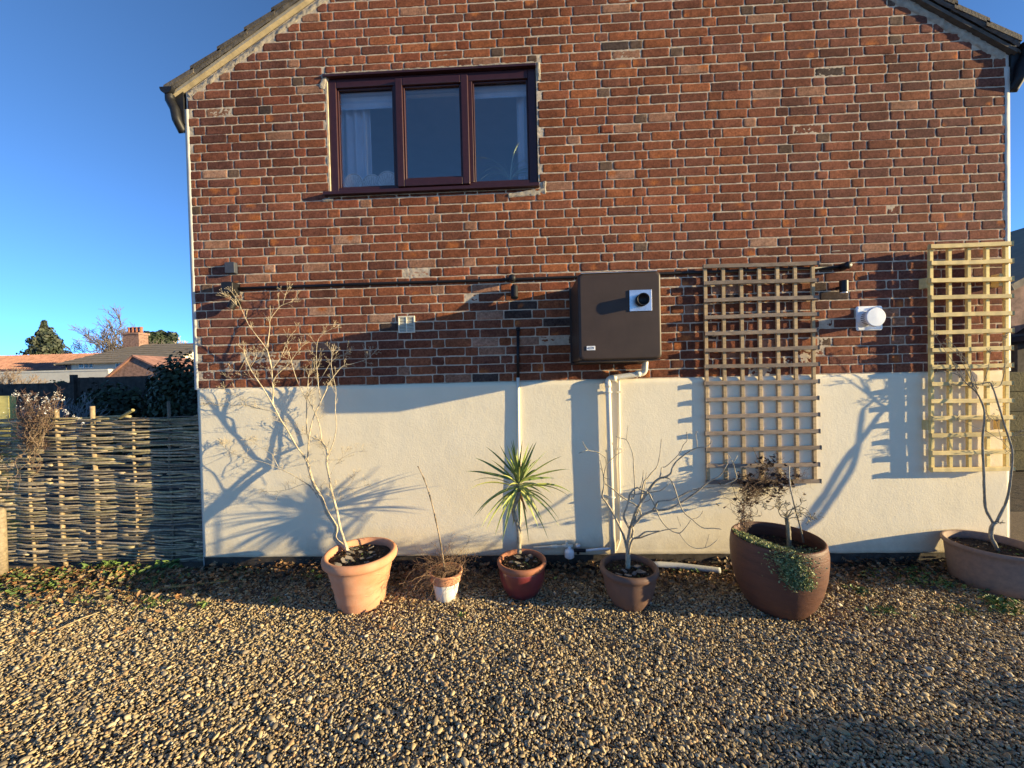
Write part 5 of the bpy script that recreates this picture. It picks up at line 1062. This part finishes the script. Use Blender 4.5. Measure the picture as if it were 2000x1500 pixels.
c = bp(265, 660, 35.5); mb = MB(); mb.box(c[0]-.85, c[0]+.85, 35, 36, 5.6, 7.05); mb.box(c[0]-.95, c[0]+.95, 34.9, 36.1, 7.05, 7.25); ch = mb.build('chimney', 'far_brick', rf2)
for k in range(4):
    x = c[0]-.63+k*.42; mb = MB(); mb.lathe([(.17, 0), (.14, .35), (.17, .62), (.12, .62)], x, 35.5, 7.25, 12); mb.build('chimney_pot', 'terracotta_dark', ch, smooth=True)
for u0, u1 in ((154, 164), (166, 173), (175, 182), (226, 236)):
    a, b = bp(u0, 712, 31.95), bp(u1, 717, 31.95); mb = MB(); mb.box(a[0], b[0], 31.93, 31.99, a[2]-.35, a[2]+.12); wn = mb.build('window', 'white_plastic', b2); mb = MB(); k = (b[0]-a[0]); mb.box(a[0]+.12*k, a[0]+.45*k, 31.90, 31.928, a[2]-.28, a[2]+.06); mb.box(a[0]+.55*k, b[0]-.12*k, 31.90, 31.928, a[2]-.28, a[2]+.06); mb.build('pane', 'glass_dark', wn)
mb = MB(); a = bp(129, 715, 31.8); mb.tube([(a[0], 31.8, 3.9), (a[0], 31.8, 0)], .06, 8); mb.build('downpipe', 'black', b2)
# brick outbuilding gable
b3 = thing('brick_outbuilding', (-27, 23, 0), 'small brick gabled outbuilding in front of the grey roofed bungalow', 'outbuilding')
l, ap, r_ = bp(210, 738, 22), bp(262, 695, 22), bp(292, 722, 22)
mb = MB(); prism(mb, [(l[0], 0), (-24.6, 0), (-24.6, ap[2]-1.0), (ap[0], ap[2]-.05), (l[0], l[2]-.05)], 22, 26); mb.build('wall', 'far_brick', b3)
mb = MB(); slab(mb, [(l[0]-.25, 21.85, l[2]-.12), (ap[0], 21.85, ap[2]+.06), (ap[0], 26.1, ap[2]+.06), (l[0]-.25, 26.1, l[2]-.12)], .1); slab(mb, [(ap[0], 21.85, ap[2]+.06), (-24.3, 21.85, ap[2]-1.1), (-24.3, 26.1, ap[2]-1.1), (ap[0], 26.1, ap[2]+.06)], .1); mb.build('roof', 'roof_red', b3)
# low white garden wall/extension
b4 = bp(212, 730, 30)
mb = MB(); mb.box(-62, b4[0], 30, 30.3, 0, 3.15); mb.box(-62, b4[0]+.02, 29.95, 30.35, 3.15, 3.3); tag(mb.build('garden_wall', 'house_white', loc=(-50, 30, 0)), 'long cream wall in front of the distant bungalows', 'wall')
# distant trees
cb = bp(88, 660, 56); evergreen('conifer_tree', (cb[0], 56, 6.3), (4.5, 3.4, 5.2), 15000, .26, 'broad dome shaped dark conifer behind the red roofed bungalow', cone=1, cols=[(.06, .075, .045), (.075, .085, .05), (.045, .06, .035)])
c = bp(312, 662, 52); evergreen('pine_tree', (c[0], 52, c[2]-.6), (3.2, 2.2, 2.4), 6000, .22, 'dark rounded pine behind the chimney', blobs=18, cols=DG)
c = bp(342, 672, 50); evergreen('pine_tree', (c[0], 50, c[2]-1.4), (2.4, 2, 2.6), 4500, .22, 'dark pine close to the left corner of the house', blobs=14, cols=DG)
c = bp(240, 640, 47); baretree('bare_tree', c[0], 47, 12.4, .22, 'leafless tree rising just behind the chimney', 4, (.20, .17, .15), .7, 8, fine=.020)
c = bp(205, 660, 52); baretree('bare_tree', c[0], 52, 10.5, .16, 'faint leafless tree left of the chimney', 4, (.24, .21, .20), .75, 7, fine=.016)
c = bp(365, 690, 40); baretree('bare_tree', c[0], 40, 7.4, .16, 'pale sunlit leafless tree against the left corner of the house', 4, (.58, .48, .34), .65, 10, fine=.03)
c = bp(20, 690, 60); baretree('bare_tree', c[0], 60, 7.8, .18, 'low leafless tree behind the red roof at the left edge', 4, (.36, .32, .28), .8, 8, fine=.02)
c = bp(18, 740, 14); baretree('orchard_shrub', c[0], 14, 3.0, .05, 'bare brown shrub above the board fence at the left edge', 4, (.32, .24, .18), .7, 8, fine=.006)
c = bp(60, 745, 16); baretree('orchard_shrub', c[0], 16, 2.5, .05, 'low bare brown shrub above the board fence, second from the left edge', 3, (.34, .26, .18), .7, 7, fine=.006)
c = bp(120, 742, 12); evergreen('garden_bush', (c[0], 12, 1.35), (1.3, .7, .75), 2200, .05, 'green bush showing above the board fence in front of the white wall', 0, cols=[(.09, .12, .05), (.12, .13, .06), (.06, .08, .04)])
evergreen('added_shade_bush', (6.7, -2.75, .62), (.75, .85, .55), 1500, .05, 'unseen low evergreen bush added to dapple the right foreground gravel with shade', 0, blobs=22)  # unseen bush added to throw broken shade on the near gravel
# ================================================================== RIGHT BACKGROUND
b5 = thing('neighbour_house', (14, 8, 0), 'dark brick neighbouring gable seen past the right corner of the house', 'house')
mb = MB(); a = bp(1972, 553, 6); prism(mb, [(a[0], 0), (20, 0), (20, a[2]), (16, a[2]+2.4), (a[0], a[2])], 6, 14); mb.build('wall', 'far_brick', b5)
mb = MB(); slab(mb, [(a[0]-.15, 5.85, a[2]-.06), (16, 5.85, a[2]+2.5), (16, 14, a[2]+2.5), (a[0]-.15, 14, a[2]-.06)], .15); slab(mb, [(16, 5.85, a[2]+2.5), (20.3, 5.85, a[2]-.1), (20.3, 14, a[2]-.1), (16, 14, a[2]+2.5)], .15); mb.build('roof', 'roof_grey', b5)
a, b = bp(1974, 660, 5.9), bp(1990, 640, 5.9); mb = MB(); mb.box(a[0]+.1, a[0]+1.6, 5.4, 6, a[2]-.02, a[2]+.08); slab(mb, [(a[0]-.1, 5.2, a[2]-.1), (a[0]+.6, 5.2, a[2]+.35), (a[0]+.6, 6, a[2]+.35), (a[0]-.1, 6, a[2]-.1)], .06); mb.build('porch', 'black', b5)
mb = MB(); mb.box(a[0]+.15, a[0]+1.3, 5.9, 6.01, 0, a[2]-.1); mb.build('door', 'fence_dark', b5)
a = bp(1972, 790, 3.0); mb = MB()
for k in range(5): mb.box(a[0]-.3, a[0]+4, 3.0+.004*k, 3.25, .0+k*.31, .30+k*.31)
tag(mb.build('mossy_wall', 'moss_wall', loc=(a[0], 3.1, 0)), 'mossy stone garden wall seen past the right corner of the house', 'wall')
c = bp(1995, 500, 20); baretree('bare_tree', c[0]+1, 20, 7.6, .14, 'leafless tree above the neighbouring house at the right edge', 4, (.34, .30, .27), .6, 7, fine=.01)
for o in S.objects:
    if '_l' in o: del o['_l']
